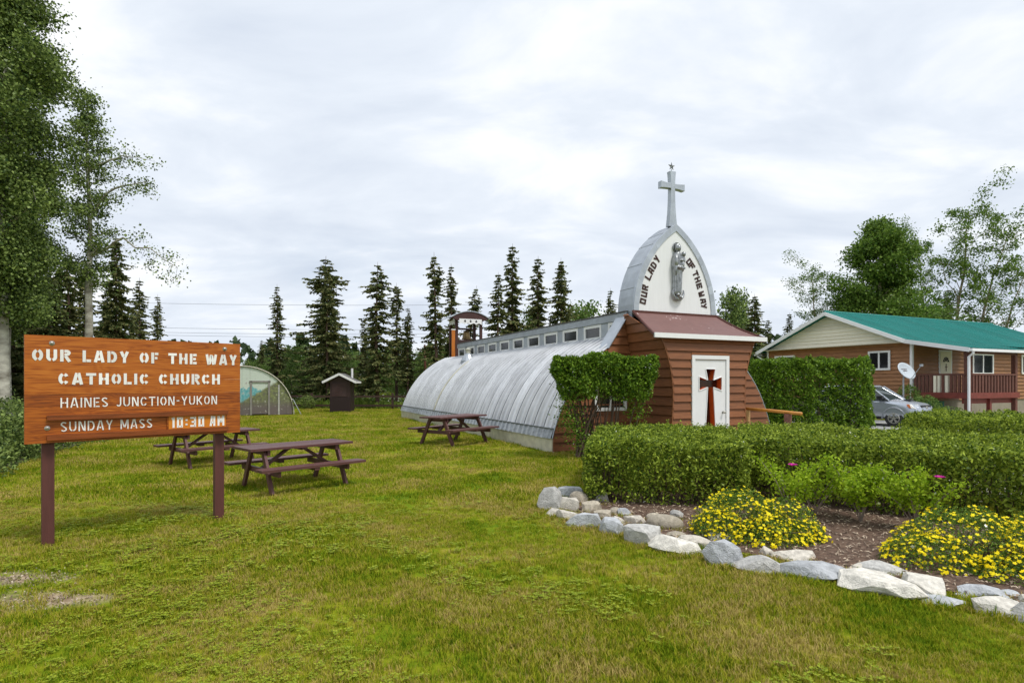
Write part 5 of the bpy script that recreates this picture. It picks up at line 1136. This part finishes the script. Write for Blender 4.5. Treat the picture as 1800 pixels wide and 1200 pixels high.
# ================================================================== trees
def limb(mb, p, q, r0, r1, rng, sag=.0, n=5, seg=6):
    p, q = Vector(p), Vector(q); pts = []; L_ = (q-p).length
    for i in range(n+1):
        f = i/n; w = p.lerp(q, f)+Vector(rng.normal(0, .035*L_*math.sin(f*math.pi), 3)); w.z += sag*math.sin(f*math.pi)*L_; pts.append(w)
    mb.tube(pts, [r0+(r1-r0)*(i/n) for i in range(n+1)], seg, cap=False); return pts
def decid(seed, H, r0, cb, spread, nprim, nleaf, ls, shape='oval', lean=(0, 0), sig=.28, extra=(), up=.55, lm='aspen'):
    """trunk + limbs mesh and leaf mesh of a deciduous tree standing at the origin"""
    rng = np.random.default_rng(seed); mb = MB(); n = 9; tr = []
    for i in range(n+1):
        f = i/n; tr.append(Vector((lean[0]*f*f+rng.normal(0, .012*H*f*.5), lean[1]*f*f+rng.normal(0, .012*H*f*.5), H*.97*f-.1*(1-f))))
    mb.tube(tr, [r0*(1-.9*i/n) for i in range(n+1)], 9, cap=False)
    def tp(f): i = min(int(f*n), n-1); return tr[i].lerp(tr[i+1], f*n-i)
    env = {'oval': lambda s_: math.sin(math.pi*(.12+.83*s_))**.8, 'cone': lambda s_: (1-s_)**.75+.08, 'vase': lambda s_: .35+.65*s_*(1.35-s_)*1.6}[shape]
    cl = []
    for k in range(nprim):
        s_ = (k+rng.uniform(.2, .8))/nprim; h = cb+(1-cb)*s_*.97; a = k*2.399+rng.normal(0, .35); Ls = spread*env(s_)*rng.uniform(.6, 1.25); p = tp(h)
        q = p+Vector((math.cos(a)*Ls, math.sin(a)*Ls, Ls*up*rng.uniform(.4, 1.3))); rr = max(r0*(1-h)*.45, .012); pts = limb(mb, p, q, rr, .006, rng, .06)
        for j in range(6):
            f = .35+.65*(j+rng.uniform(0, 1))/6; b = pts[0].lerp(pts[-1], f); i0 = min(int(f*5), 4); b = pts[i0].lerp(pts[i0+1], f*5-i0); l2 = Ls*.38*(1.15-f*.6)
            q2 = b+Vector((rng.normal(0, 1), rng.normal(0, 1), rng.normal(.3, .7))).normalized()*l2; mb.tube([b, b.lerp(q2, .5)+Vector(rng.normal(0, .04*l2, 3)), q2], [.010, .007, .003], 4, cap=False)
            for e_ in (.45, .8, 1.05): cl.append(b.lerp(q2, e_))
        cl.append(q)
    for (zs, tip, mid_) in extra:
        p = tp(zs/H/.97); m_ = Vector(mid_); t_ = Vector(tip); a = limb(mb, p, m_, .055, .035, rng, 0, 4); b = limb(mb, m_, t_, .035, .008, rng, .03, 4)
        for f in np.linspace(.1, 1, 13):
            c = m_.lerp(t_, f)+Vector(rng.normal(0, .22, 3)); mb.tube([m_.lerp(t_, f), c], [.008, .003], 4, cap=False); cl += [c, c+Vector((0, 0, -.12))]
    cl += [tp(f)+Vector(rng.normal(0, .12, 3)) for f in np.linspace(cb+.3*(1-cb), 1, 14)]
    C = np.array([tuple(c) for c in cl]); wt = rng.uniform(.3, 1.6, len(C)); ix = rng.choice(len(C), nleaf, p=wt/wt.sum()); sg = sig*rng.uniform(.6, 1.3, len(C))
    P = C[ix]+np.clip(rng.normal(0, 1, (nleaf, 3)), -1.7, 1.7)*sg[ix][:, None]*np.array((1, 1, .75)); V, F_ = leaf_arr(P, ls, rng, .8)
    return mb.mesh('trunk', True), arr_mesh('crown', V, F_)
def spruce(seed, H, R, gap=.03, base=.10, club=.0):
    rng = np.random.default_rng(seed); tm = MB(); tm.tube([(0, 0, -.2), (rng.normal(0, .05), rng.normal(0, .05), H*.5), (0, 0, H)], [.013*H+.02, .009*H+.01, .008], 8, cap=False)
    P, Dv, S = [], [], []; h = base*H
    while h < H*.985:
        f = h/H; Lm = R*((1-f)**.72*1.0+.05+club*math.exp(-((f-.86)/.06)**2)); nb = rng.integers(6, 10)
        for b in range(nb):
            if rng.uniform() < gap: continue
            a = rng.uniform(0, 6.283); Lb = Lm*(rng.uniform(.35, 1.15) if rng.uniform() < .8 else rng.uniform(1.1, 1.5)); o = np.array((math.cos(a), math.sin(a), 0)); sd_ = np.array((-math.sin(a), math.cos(a), 0)); m = max(4, int(Lb*9)); fs = (np.arange(m)+rng.uniform(0, 1, m))/m
            fs = .12+.88*fs; pos = o*(Lb*fs)[:, None]+np.array((0, 0, 1))*(h-Lb*(.50*fs-.28*fs**2))[:, None]
            for sg in (-1, 1, 0):
                d = o*.6+sd_*sg*.85+np.array((0, 0, -.35)); d = d+rng.normal(0, .25, (m, 3)); P.append(pos); Dv.append(unit(d)); S.append((.34*(1.1-.55*fs)*min(1, .45+Lm*.6))*rng.uniform(.7, 1.25, m))
        h += .17+.13*rng.uniform()*(1.3-f)
    P, Dv, S = np.concatenate(P), np.concatenate(Dv), np.concatenate(S)[:, None]; n = len(P); w = unit(np.cross(Dv, rng.normal(size=(n, 3))+np.array((0, 0, 1.2)))); q = P+Dv*S
    mid_ = P+Dv*S*.5; V = np.stack([P-Dv*S*.1, mid_+w*S*.27, q, mid_-w*S*.27], 1).reshape(-1, 3); return tm.mesh('trunk', True), arr_mesh('crown', V, np.arange(n*4).reshape(n, 4))
L_asp = leafmat('aspen_leaf', [(.022, .055, .012), (.055, .12, .020), (.11, .20, .034), (.29, .38, .10)], .25, .38)
L_pop = leafmat('poplar_leaf', [(.055, .12, .018), (.12, .21, .028), (.20, .30, .045)], .25, .42)
L_spr = leafmat('spruce_needles', [(.045, .085, .024), (.08, .13, .034), (.125, .17, .05), (.22, .21, .08)], .22, .6)
L_sprb = leafmat('brown_spruce_needles', [(.06, .075, .022), (.12, .115, .034), (.24, .16, .05)], .22, .6)
L_ygr = leafmat('young_tree_leaf', [(.07, .14, .026), (.13, .22, .04), (.19, .28, .065)], .3, .45)
def plant_tree(name, label, meshes, mats, loc, cat='tree', sc=(1, 1, 1), rz=0, tilt=(0, 0), group=None):
    t = thing(name, label, cat, loc, rz, group); t.scale = sc; t.rotation_euler = (tilt[0], tilt[1], rz)
    share('trunk', meshes[0], mats[0], t); share('crown', meshes[1], mats[1], t); return t
SPR = [spruce(1, 10, 1.75, .14, .12), spruce(2, 10, 1.35, .18, .2, .1), spruce(3, 10, 1.95, .24, .14, .30), spruce(4, 10, 1.3, .32, .24, .34), spruce(5, 10, 2.2, .08, .05)]
def spr(k, u, Y, vtop, label, wid=1.0, tilt=(0, 0), m=None, group=None):
    H = ZV(vtop, Y); rz = (u*7 % 63)/10.; plant_tree('spruce_tree', label, SPR[k], (M_sbark, m or L_spr), D(u, Y), 'spruce', (H/10*wid, H/10*wid, H/10), rz if tilt == (0, 0) else 0, tilt, group)
spr(1, 487, 44, 499, 'slim pointed spruce behind the mural shed', .9)
spr(4, 576, 42, 470, 'bushy dark spruce tree beside the outhouse', .85)
spr(2, 573, 45, 450, 'broad ragged spruce with thick top behind the outhouse', 1.25)
spr(0, 640, 47, 560, 'short young spruce just right of the outhouse roof', .9)
spr(2, 664, 41, 460, 'tall ragged spruce between outhouse and church', .95)
spr(3, 697, 45, 497, 'thin sparse spruce right of the tall ragged spruce', .95)
spr(1, 717, 43, 538, 'shorter dense spruce near the far end of church roof', .95)
spr(3, 770, 42, 443, 'tall thin spruce with bent tip left of bell tower', .95, (0, R_(-1.5)))
spr(1, 793, 44, 463, 'narrow spruce directly behind the bell tower', .85)
spr(3, 812, 44, 500, 'leaning spruce bending right behind the bell tower', .95, (0, R_(7)))
spr(0, 876, 40, 478, 'brownish spruce right of the bell tower', .95, m=L_sprb)
spr(0, 901, 41, 428, 'tallest pointed spruce behind the church roof', .95)
spr(0, 946, 41, 450, 'spruce second from right behind the church roof', 1.0)
spr(4, 986, 41, 453, 'full dark spruce rightmost above the church roof', .85)
spr(1, 1073, 46, 506, 'small spruce tip beside the arched church gable', .9)
spr(4, 1326, 37, 516, 'green spruce between church porch and house', 1.0)
spr(0, 1388, 52, 549, 'distant brownish spruce left of the house gable', 1.0, m=L_sprb)
spr(0, 1350, 50, 560, 'distant small spruce between the church and house gable', 1.0)
spr(4, 205, 25, 410, 'dark spruce behind the pale aspen trunk at left', .75)
spr(1, 245, 36, 488, 'spruce at the right edge of the left woodland', 1.0)
spr(1, 277, 44, 517, 'small pointed spruce right of the left woodland', .85)
spr(2, 118, 27, 440, 'ragged spruce inside the left woodland behind the signboard', 1.0)
spr(1, 460, 50, 596, 'little spruce left of the slim pointed spruce', 1.0)
spr(1, 1666, 52, 505, 'dark little spruce showing above the teal house roof', 1.1)
A1 = decid(41, 14.2, .20, .27, 1.55, 60, 105000, .078, 'oval', (.1, 0), .29)
plant_tree('aspen_tree', 'big leafy white-barked aspen at the left edge', A1, (M_bark, L_asp), (-14.35, 16.0, 0), 'aspen')
A2 = decid(42, 12.4, .17, .42, .85, 30, 13500, .080, 'oval', (-.1, 0), .2, [(7.8, (2.05, .1, 9.0), (.9, .0, 8.7)), (6.3, (3.0, .2, 5.95), (1.2, .0, 6.95)), (9.3, (1.6, .2, 9.9), (.7, .0, 9.7))])
plant_tree('aspen_tree', 'pale trunked aspen with long drooping right branch behind the signboard', A2, (M_bark, L_asp), (-15.0, 20.2, 0), 'aspen')
plant_tree('aspen_tree', 'leafy aspen deep in the left woodland behind the big aspen', A1, (M_bark, L_asp), (-17.8, 20.0, 0), 'aspen', (.95, .95, .92), 2.1)
plant_tree('aspen_tree', 'leafy aspen left of the big aspen, mostly out of view', A1, (M_bark, L_asp), (-15.6, 13.8, 0), 'aspen', (.9, .9, .95), 4.0)
WO = 'trees packed in the left woodland'
for i, (u, Y, vt) in enumerate([(20, 24, 300), (60, 30, 380), (-40, 22, 250), (150, 33, 450), (90, 23, 480), (-90, 28, 250), (190, 40, 500), (30, 38, 420), (-150, 24, 200), (235, 46, 540)]):
    spr((0, 4, 2, 1, 4)[i % 5], u, Y, vt, 'dark spruce packed among others in the left woodland', 1.05, group=WO)
PO = decid(51, 14.5, .24, .14, 4.3, 44, 62000, .175, 'cone', (.2, 0), .46, up=.7)
plant_tree('poplar_tree', 'dense green poplar rising behind the house roof', PO, (M_pale, L_pop), D(1546, 46), 'poplar', (1.05, 1.05, ZV(382, 46)/14.5))
S1 = decid(52, 16, .20, .40, 3.0, 19, 5600, .16, 'vase', (1.3, 0), .30, up=1.3); S2 = decid(53, 13.5, .18, .42, 3.2, 15, 4600, .16, 'vase', (2.8, 0), .30, up=1.2)
plant_tree('aspen_tree', 'tall sparse aspen with bare trunk behind the teal roof', S1, (M_pale, L_pop), D(1678, 48), 'aspen', (1, 1, ZV(364, 48)/16))
plant_tree('aspen_tree', 'sparse aspen leaning right beyond the teal roof', S2, (M_pale, L_pop), D(1712, 47), 'aspen', (1, 1, ZV(402, 47)/13.5))
plant_tree('aspen_tree', 'sparse low aspen at the far right beyond the roof', S2, (M_pale, L_pop), D(1752, 44), 'aspen', (.9, .9, ZV(470, 44)/13.5), .15)
plant_tree('aspen_tree', 'thin wispy aspen between poplar and tall sparse aspen', S1, (M_pale, L_pop), D(1630, 50), 'aspen', (.55, .55, ZV(420, 50)/16), 2.6)
plant_tree('aspen_tree', 'thin wispy aspen left of the dense poplar', S1, (M_pale, L_pop), D(1443, 48), 'aspen', (.75, .75, ZV(475, 48)/16), 3.3)
BU = [decid(61, 6, .07, .12, 1.9, 20, 5200, .15, 'oval', (.1, 0), .36), decid(62, 6, .07, .10, 1.6, 18, 4200, .15, 'cone', (.1, 0), .34)]
for u, Y, vt, w, lab in ((1285, 40, 508, 1.15, 'leafy young aspen touching the right side of arched gable'), (1305, 43, 512, .8, 'slender young aspen between arched gable and green spruce'), (1030, 50, 536, 1.5, 'leafy low tree left of the arched gable'), (1005, 47, 560, 1.2, 'leafy low tree above church roof by the dark spruce'), (935, 48, 540, 1.2, 'leafy tree between spruces behind the church roof'), (1575, 44, 520, 1.2, 'leafy tree filling low right of the dense poplar'), (1640, 45, 535, 1.3, 'leafy low tree just above the teal roof ridge'), (512, 47, 610, 1.3, 'leafy low tree between mural shed and bushy spruce'), (435, 52, 632, 1.1, 'small leafy tree above the mural shed roof'), (470, 47, 640, 1.2, 'small leafy tree right behind the mural shed')):
    H = ZV(vt, Y); plant_tree('leafy_tree', lab, BU[int(u) % 2], (M_pale, L_ygr if u < 1100 else L_asp), D(u, Y), 'tree', (H/6*.7*w, H/6*.7*w, H/6), u % 6)
UG = 'leafy young trees in the wood behind the fence'
for i in range(26):
    u = 440+i*14+random.uniform(-5, 5); Y = random.uniform(50, 60); H = random.uniform(3.4, 5.6)
    plant_tree('leafy_tree', 'young leafy tree in the wood behind the rail fence', BU[i % 2], (M_pale, L_ygr if i % 3 else L_asp), D(u, Y), 'tree', (H/6*.9, H/6*.9, H/6), i, group=UG)
# dead snag
sn = thing('dead_trunk', 'reddish bare dead trunk among trees left of bell tower', 'tree trunk', D(746.5, 46)); rng = np.random.default_rng(3)
MB().tube([(0, 0, -.1), (.05, 0, 2.6), (0, 0, 4.9)], [.13, .11, .07], 8).build('trunk', mat('dead_wood', (.30, .12, .07), .85, 0, .35, 6), sn)
mb = MB()
for i in range(14): h = 2.5+i*.17; a = i*2.4; mb.tube([(0, 0, h), (.5*math.cos(a), .5*math.sin(a), h+.25)], [.014, .004], 4, cap=False)
mb.build('twigs', M_twig, sn)
# plants by the house corner and fence
rng = np.random.default_rng(77)
def shrub(label, loc, r, h, n, ls, lm, seed):
    rng = np.random.default_rng(seed); t = thing('leafy_shrub', label, 'shrub', loc); P = rng.normal(0, 1, (n, 3)); P = unit(P)*rng.uniform(.45, 1.05, (n, 1))**.6; P = P*np.array((r, r, h*.5))+np.array((0, 0, h*.52)); P[:, 2] = np.maximum(P[:, 2], .02)
    leafy('foliage', P, ls, lm, t, rng); stems('stems', [(0, 0)], t, rng, 9, h*.8, .012, spread=r*.5)
shrub('tall leafy shrub under the satellite dish at the house corner', D(1597, 26.9), .55, 1.75, 1500, .10, L_ygr, 1)
shrub('leafy shrub under the left end of house porch', D(1628, 25.3), .6, 1.25, 1300, .10, L_ygr, 2)
shrub('dark little shrub at foot of the fence post', D(540, 38.6), .55, .95, 900, .10, L_asp, 3)
shrub('low green weeds under the house porch beam', D(1668, 24.3), .7, .8, 900, .09, L_ygr, 4)

# ================================================================== stuff: undergrowth, meadow, far woods, mulch chips, grass
def mounds(name, label, spots, n_each, ls, lm, seed, cat):
    rng = np.random.default_rng(seed); P = []
    for (x, y, r, h) in spots:
        m = int(n_each*r*r*1.2); d = unit(rng.normal(size=(m, 3))); d[:, 2] = np.abs(d[:, 2]); P.append(np.array((x, y, 0))+d*(1-rng.exponential(.14, m))[:, None]*np.array((r, r, h)))
    P = np.concatenate(P); P[:, 2] = np.maximum(P[:, 2], .02); o = leafy(name, P, ls, lm, None, rng); tag(o, label, cat, kind='stuff'); return o
sp = []
for i in range(110):
    f = i/109; a = Vector((-10.6, 10.2)).lerp(Vector((-16.6, 28)), f); sp.append((a.x+random.uniform(-1.5, .3)-.4*math.sin(f*3), a.y+random.uniform(-.5, .5), random.uniform(.5, 1.1), random.uniform(.5, 1.5)))
for i in range(40): sp.append(((lambda yy_: -.9*yy_-random.uniform(.5, 5))(w_:=random.uniform(11, 32)), w_, random.uniform(.8, 1.5), random.uniform(1.2, 2.8)))
mounds('undergrowth', 'dark green undergrowth along the edge of left woodland', sp, 1000, .085, L_asp, 6, 'undergrowth')
rng = np.random.default_rng(8); n = 26000; Ym = rng.uniform(40.2, 54, n); Xm = (rng.uniform(395, 860, n)-900)/1000*Ym; hm = .35+.45*rng.uniform(0, 1, n)*(.6+.4*np.sin(Xm*.9))
P0 = np.column_stack([Xm, Ym, np.zeros(n)]); ax = unit(np.column_stack([rng.normal(0, .25, n), rng.normal(0, .25, n), np.ones(n)])); sd_ = unit(np.column_stack([rng.normal(size=n), rng.normal(size=n), np.zeros(n)])); V = np.stack([P0-sd_*.05, P0+sd_*.05, P0+ax*hm[:, None]+sd_*.06, P0+ax*hm[:, None]-sd_*.03], 1).reshape(-1, 3)
o = bpy.data.objects.new('meadow', arr_mesh('meadow', V, np.arange(n*4).reshape(n, 4))); link(o, None, leafmat('meadow_grass', [(.10, .19, .03), (.17, .26, .04), (.27, .33, .07)], .3)); tag(o, 'tall green meadow grass behind the rail fence', 'meadow', kind='stuff')
nf = 900; Yf = rng.uniform(40.2, 50, nf); Xf = (rng.uniform(420, 860, nf)-900)/1000*Yf; V, F_ = leaf_arr(np.column_stack([Xf, Yf, rng.uniform(.4, .85, nf)]), .09, rng, .9); o = bpy.data.objects.new('wild_flowers', arr_mesh('wild_flowers', V, F_)); link(o, None, leafmat('white_flower', [(.7, .7, .6), (.8, .78, .7)], .2)); tag(o, 'small white wild flowers dotting the meadow behind fence', 'flowers', kind='stuff')
# far woods: many low crowns that read as one mass
rng = np.random.default_rng(9); parts = []
for i in range(620):
    a = R_(rng.uniform(-72, 72)); d = rng.uniform(72, 150); x, y = d*math.sin(a), d*math.cos(a); H = rng.uniform(4.0, 7.5)*(1+(d-72)/160); m = 70
    con = rng.uniform() < .55; f = rng.uniform(0, 1, m)**(1.0 if con else .8); rad = (H*.16*(1-f)+.15) if con else H*.27*np.sqrt(np.maximum(1-(2*f-.9)**2, .05)); th = rng.uniform(0, 6.283, m)
    P = np.column_stack([x+rad*np.cos(th), y+rad*np.sin(th), f*H+.1]); parts.append(leaf_arr(P, H*.16, rng, .7))
V, F_ = cat_arr(parts); o = bpy.data.objects.new('far_woods', arr_mesh('far_woods', V, F_)); link(o, None, leafmat('far_wood_leaf', [(.018, .036, .014), (.035, .065, .022), (.06, .10, .035)], .12)); tag(o, 'low far-off belt of mixed woodland on the horizon', 'woodland', kind='stuff')
# mulch chips
rng = np.random.default_rng(10); n = 7000; cand = rng.uniform((.6, 4.2), (7, 10), (n*3, 2))
cand = cand[inpoly(cand, BED)][:n]; V, F_ = leaf_arr(np.column_stack([cand, np.full(len(cand), .042)]), .06, rng, .26, np.array((0, 0, 1.)), 2.5); V[:, 2] = np.maximum(V[:, 2], .032)
o = bpy.data.objects.new('mulch_chips', arr_mesh('mulch_chips', V, F_)); link(o, None, leafmat('bark_chip', [(.07, .04, .028), (.16, .10, .065), (.28, .185, .12), (.58, .47, .35)], .0, .8)); tag(o, 'brown bark chips covering the flower bed', 'mulch', kind='stuff')

rng = np.random.default_rng(44); C_ = np.concatenate([np.column_stack([rng.normal(a, c*.6, 420), rng.normal(b, d*.75, 420), np.full(420, .008)]) for a, b, c, d in SOIL])
V, F_ = leaf_arr(C_, .022, rng, .7, np.array((0, 0, 1.)), 1.0); V[:, 2] = np.maximum(V[:, 2], .002); o = bpy.data.objects.new('soil_crumbs', arr_mesh('soil_crumbs', V, F_)); link(o, None, leafmat('crumb', [(.13, .09, .06), (.34, .27, .18), (.55, .47, .36)], 0, .9)); tag(o, 'dry crumbs and litter on the bare patch of lawn', 'litter', kind='stuff')
# lawn: tufts of short blades
tuft_col = bpy.data.collections.new('tuft_sources')
def tuft(name, seed, nb, spread, h, w, lay):
    rng = np.random.default_rng(seed); V, F_ = [], []
    for i in range(nb):
        r = spread*math.sqrt(rng.uniform()); a = rng.uniform(0, 6.28); p = np.array((r*math.cos(a), r*math.sin(a), 0)); hh = h*rng.uniform(.5, 1.25); b = rng.uniform(0, 6.28); ln = np.array((math.cos(b), math.sin(b), 0))*hh*rng.uniform(.1, lay); s_ = np.array((-math.sin(b), math.cos(b), 0))*w*.5
        k = len(V); m = p+ln*.4+np.array((0, 0, hh*.6)); V += [p-s_, p+s_, m+s_*.8, m-s_*.8, p+ln+np.array((0, 0, hh*.95))]; F_ += [(k, k+1, k+2, k+3), (k+3, k+2, k+4)]
    me = bpy.data.meshes.new(name); me.from_pydata([tuple(v) for v in V], [], F_); me.materials.append(M_blade); o = bpy.data.objects.new(name, me); tuft_col.objects.link(o)
for k in range(3): tuft('tuft_a%d' % k, k, 20, .05, .036, .0042, 1.0)
for k in range(3): tuft('tuft_b%d' % k, 10+k, 22, .13, .05, .009, 1.0)
def clover(name, seed):
    rng = np.random.default_rng(seed); V, F_ = [], []
    for i in range(7):
        r = .05*math.sqrt(rng.uniform()); a = rng.uniform(0, 6.28); c = np.array((r*math.cos(a), r*math.sin(a), rng.uniform(.018, .04)))
        for q in range(3):
            b = a+q*2.094; t_ = np.array((math.cos(b), math.sin(b), .25)); s_ = np.array((-math.sin(b), math.cos(b), 0)); k = len(V); V += [c, c+t_*.009+s_*.008, c+t_*.018, c+t_*.009-s_*.008]; F_.append((k, k+1, k+2, k+3))
    me = bpy.data.meshes.new(name); me.from_pydata([tuple(v) for v in V], [], F_); me.materials.append(MATS['clover_leaf']); o = bpy.data.objects.new(name, me); tuft_col.objects.link(o)
leafmat('clover_leaf', [(.17, .24, .012), (.25, .31, .018), (.34, .39, .03)], .25)
for k in range(2): clover('tuft_c%d' % k, 30+k)
rng = np.random.default_rng(12); pts, idx, scl = [], [], []
def vnoise(x, y, s): return .5+.25*(np.sin(x*s+1.7*np.sin(y*s*.7))+np.sin(y*s*1.3+2.1*np.sin(x*s*.6+1)))
for (ya, yb, dens, ks, s0) in ((1.2, 2.6, 700, (0, 1, 2), 1.0), (2.6, 5.2, 900, (0, 1, 2), 1.0), (5.2, 8.5, 520, (0, 1, 2), 1.15), (8.5, 14, 130, (3, 4, 5), 1.0), (14, 24, 55, (3, 4, 5), 1.25), (24, 39.3, 22, (3, 4, 5), 1.6)):
    n = int(.95*(yb**2-ya**2)*dens*1.05*1.7); Y = np.sqrt(rng.uniform(ya**2, yb**2, n)); X = rng.uniform(-1.7, 1.7, n)*Y; xy = np.column_stack([X, Y])
    keep = ~inpoly(xy, BED) & ~inpoly(xy, [(3.8, 9), (4.6, 12.5), (4.4, 14.3), (6.4, 15.3), (8.3, 15.2), (12.2, 22.6), (12.6, 27), (40, 40), (40, 0), (5, 3.8)]) & ~inpoly(xy, FOREST)
    ca, sa = math.cos(CH), math.sin(CH); lx = (X-O_.x)*ca+(Y-O_.y)*sa; ly = -(X-O_.x)*sa+(Y-O_.y)*ca; keep &= ~((np.abs(lx) < 3.88) & (ly > 0) & (ly < LEN)) & ~((np.abs(lx) < 1.3) & (ly > -1.6) & (ly <= 0))
    sx_, sy_ = (X-SHD.x), (Y-SHD.y); keep &= ~((np.abs(sx_+.3*sy_) < 2.7) & (sy_ > -.6))
    soil = np.full(n, 9.)
    for (cx_, cy_, rx, ry) in SOIL: soil = np.minimum(soil, np.hypot((X-cx_)/rx, (Y-cy_)/ry))
    keep &= rng.uniform(0, 1, n) < np.clip((soil+1.1*(vnoise(X, Y, 7.3)-.5)+.8*(vnoise(X, Y, 17)-.5)-.5)/.8, .04, 1); keep &= rng.uniform(0, 1, n) < np.clip(.45+.8*vnoise(X, Y, 2.3), .35, 1)
    X, Y = X[keep], Y[keep]; m = len(X); id_ = rng.choice(ks, m)
    if yb < 9:
        cl_ = (vnoise(X, Y, 1.9)+.5*vnoise(X, Y, 9)+rng.normal(0, .15, m) > .62+.11*(X+3)) & (rng.uniform(0, 1, m) < .17); id_ = np.where(cl_, rng.choice((6, 7), m), id_)
    pts.append(np.column_stack([X, Y, np.zeros(m)])); idx.append(id_); scl.append(s0*rng.uniform(.7, 1.25, m)*np.clip(.75+.5*vnoise(X, Y, 1.1), .7, 1.25))
for (u, vb, w, h, tn) in STONES:     # longer grass left standing against the stones
    for k in range(int(w/5)):
        q = G(u+rng.uniform(-.55, .55)*w, vb+rng.uniform(1, 5)); pts.append(np.array([[q.x, q.y, 0]])); idx.append(np.array([rng.integers(0, 3)])); scl.append(np.array([rng.uniform(1.1, 2.0)]))
pts, idx, scl = np.concatenate(pts), np.concatenate(idx), np.concatenate(scl); n = len(pts)
gm = bpy.data.meshes.new('grass'); gm.vertices.add(n); gm.vertices.foreach_set('co', pts.astype(np.float32).ravel())
at = gm.attributes.new('idx', 'INT', 'POINT'); at.data.foreach_set('value', idx.astype(np.int32))
at = gm.attributes.new('scl', 'FLOAT', 'POINT'); at.data.foreach_set('value', scl.astype(np.float32))
rt = np.zeros((n, 3), np.float32); rt[:, 2] = rng.uniform(0, 6.283, n); rt[:, :2] = rng.normal(0, .06, (n, 2)); at = gm.attributes.new('rot', 'FLOAT_VECTOR', 'POINT'); at.data.foreach_set('vector', rt.ravel())
go = bpy.data.objects.new('grass', gm); link(go); tag(go, 'short mown yellow-green lawn grass', 'grass', kind='stuff')
ng_ = bpy.data.node_groups.new('grass_scatter', 'GeometryNodeTree'); ng_.interface.new_socket('Geometry', in_out='INPUT', socket_type='NodeSocketGeometry'); ng_.interface.new_socket('Geometry', in_out='OUTPUT', socket_type='NodeSocketGeometry')
A = ng_.nodes.new; gi, go_ = A('NodeGroupInput'), A('NodeGroupOutput'); ip = A('GeometryNodeInstanceOnPoints'); ci = A('GeometryNodeCollectionInfo'); ci.inputs['Collection'].default_value = tuft_col; ci.inputs['Separate Children'].default_value = True; ci.inputs['Reset Children'].default_value = True
def na(nm, ty):
    q = A('GeometryNodeInputNamedAttribute'); q.data_type = ty; q.inputs['Name'].default_value = nm; return q.outputs[0]
er = A('FunctionNodeEulerToRotation'); LK = ng_.links.new
LK(gi.outputs[0], ip.inputs['Points']); LK(ci.outputs[0], ip.inputs['Instance']); ip.inputs['Pick Instance'].default_value = True
LK(na('idx', 'INT'), ip.inputs['Instance Index']); LK(na('rot', 'FLOAT_VECTOR'), er.inputs[0]); LK(er.outputs[0], ip.inputs['Rotation']); LK(na('scl', 'FLOAT'), ip.inputs['Scale']); LK(ip.outputs[0], go_.inputs[0])
md = go.modifiers.new('scatter', 'NODES'); md.node_group = ng_
print('tufts', n)
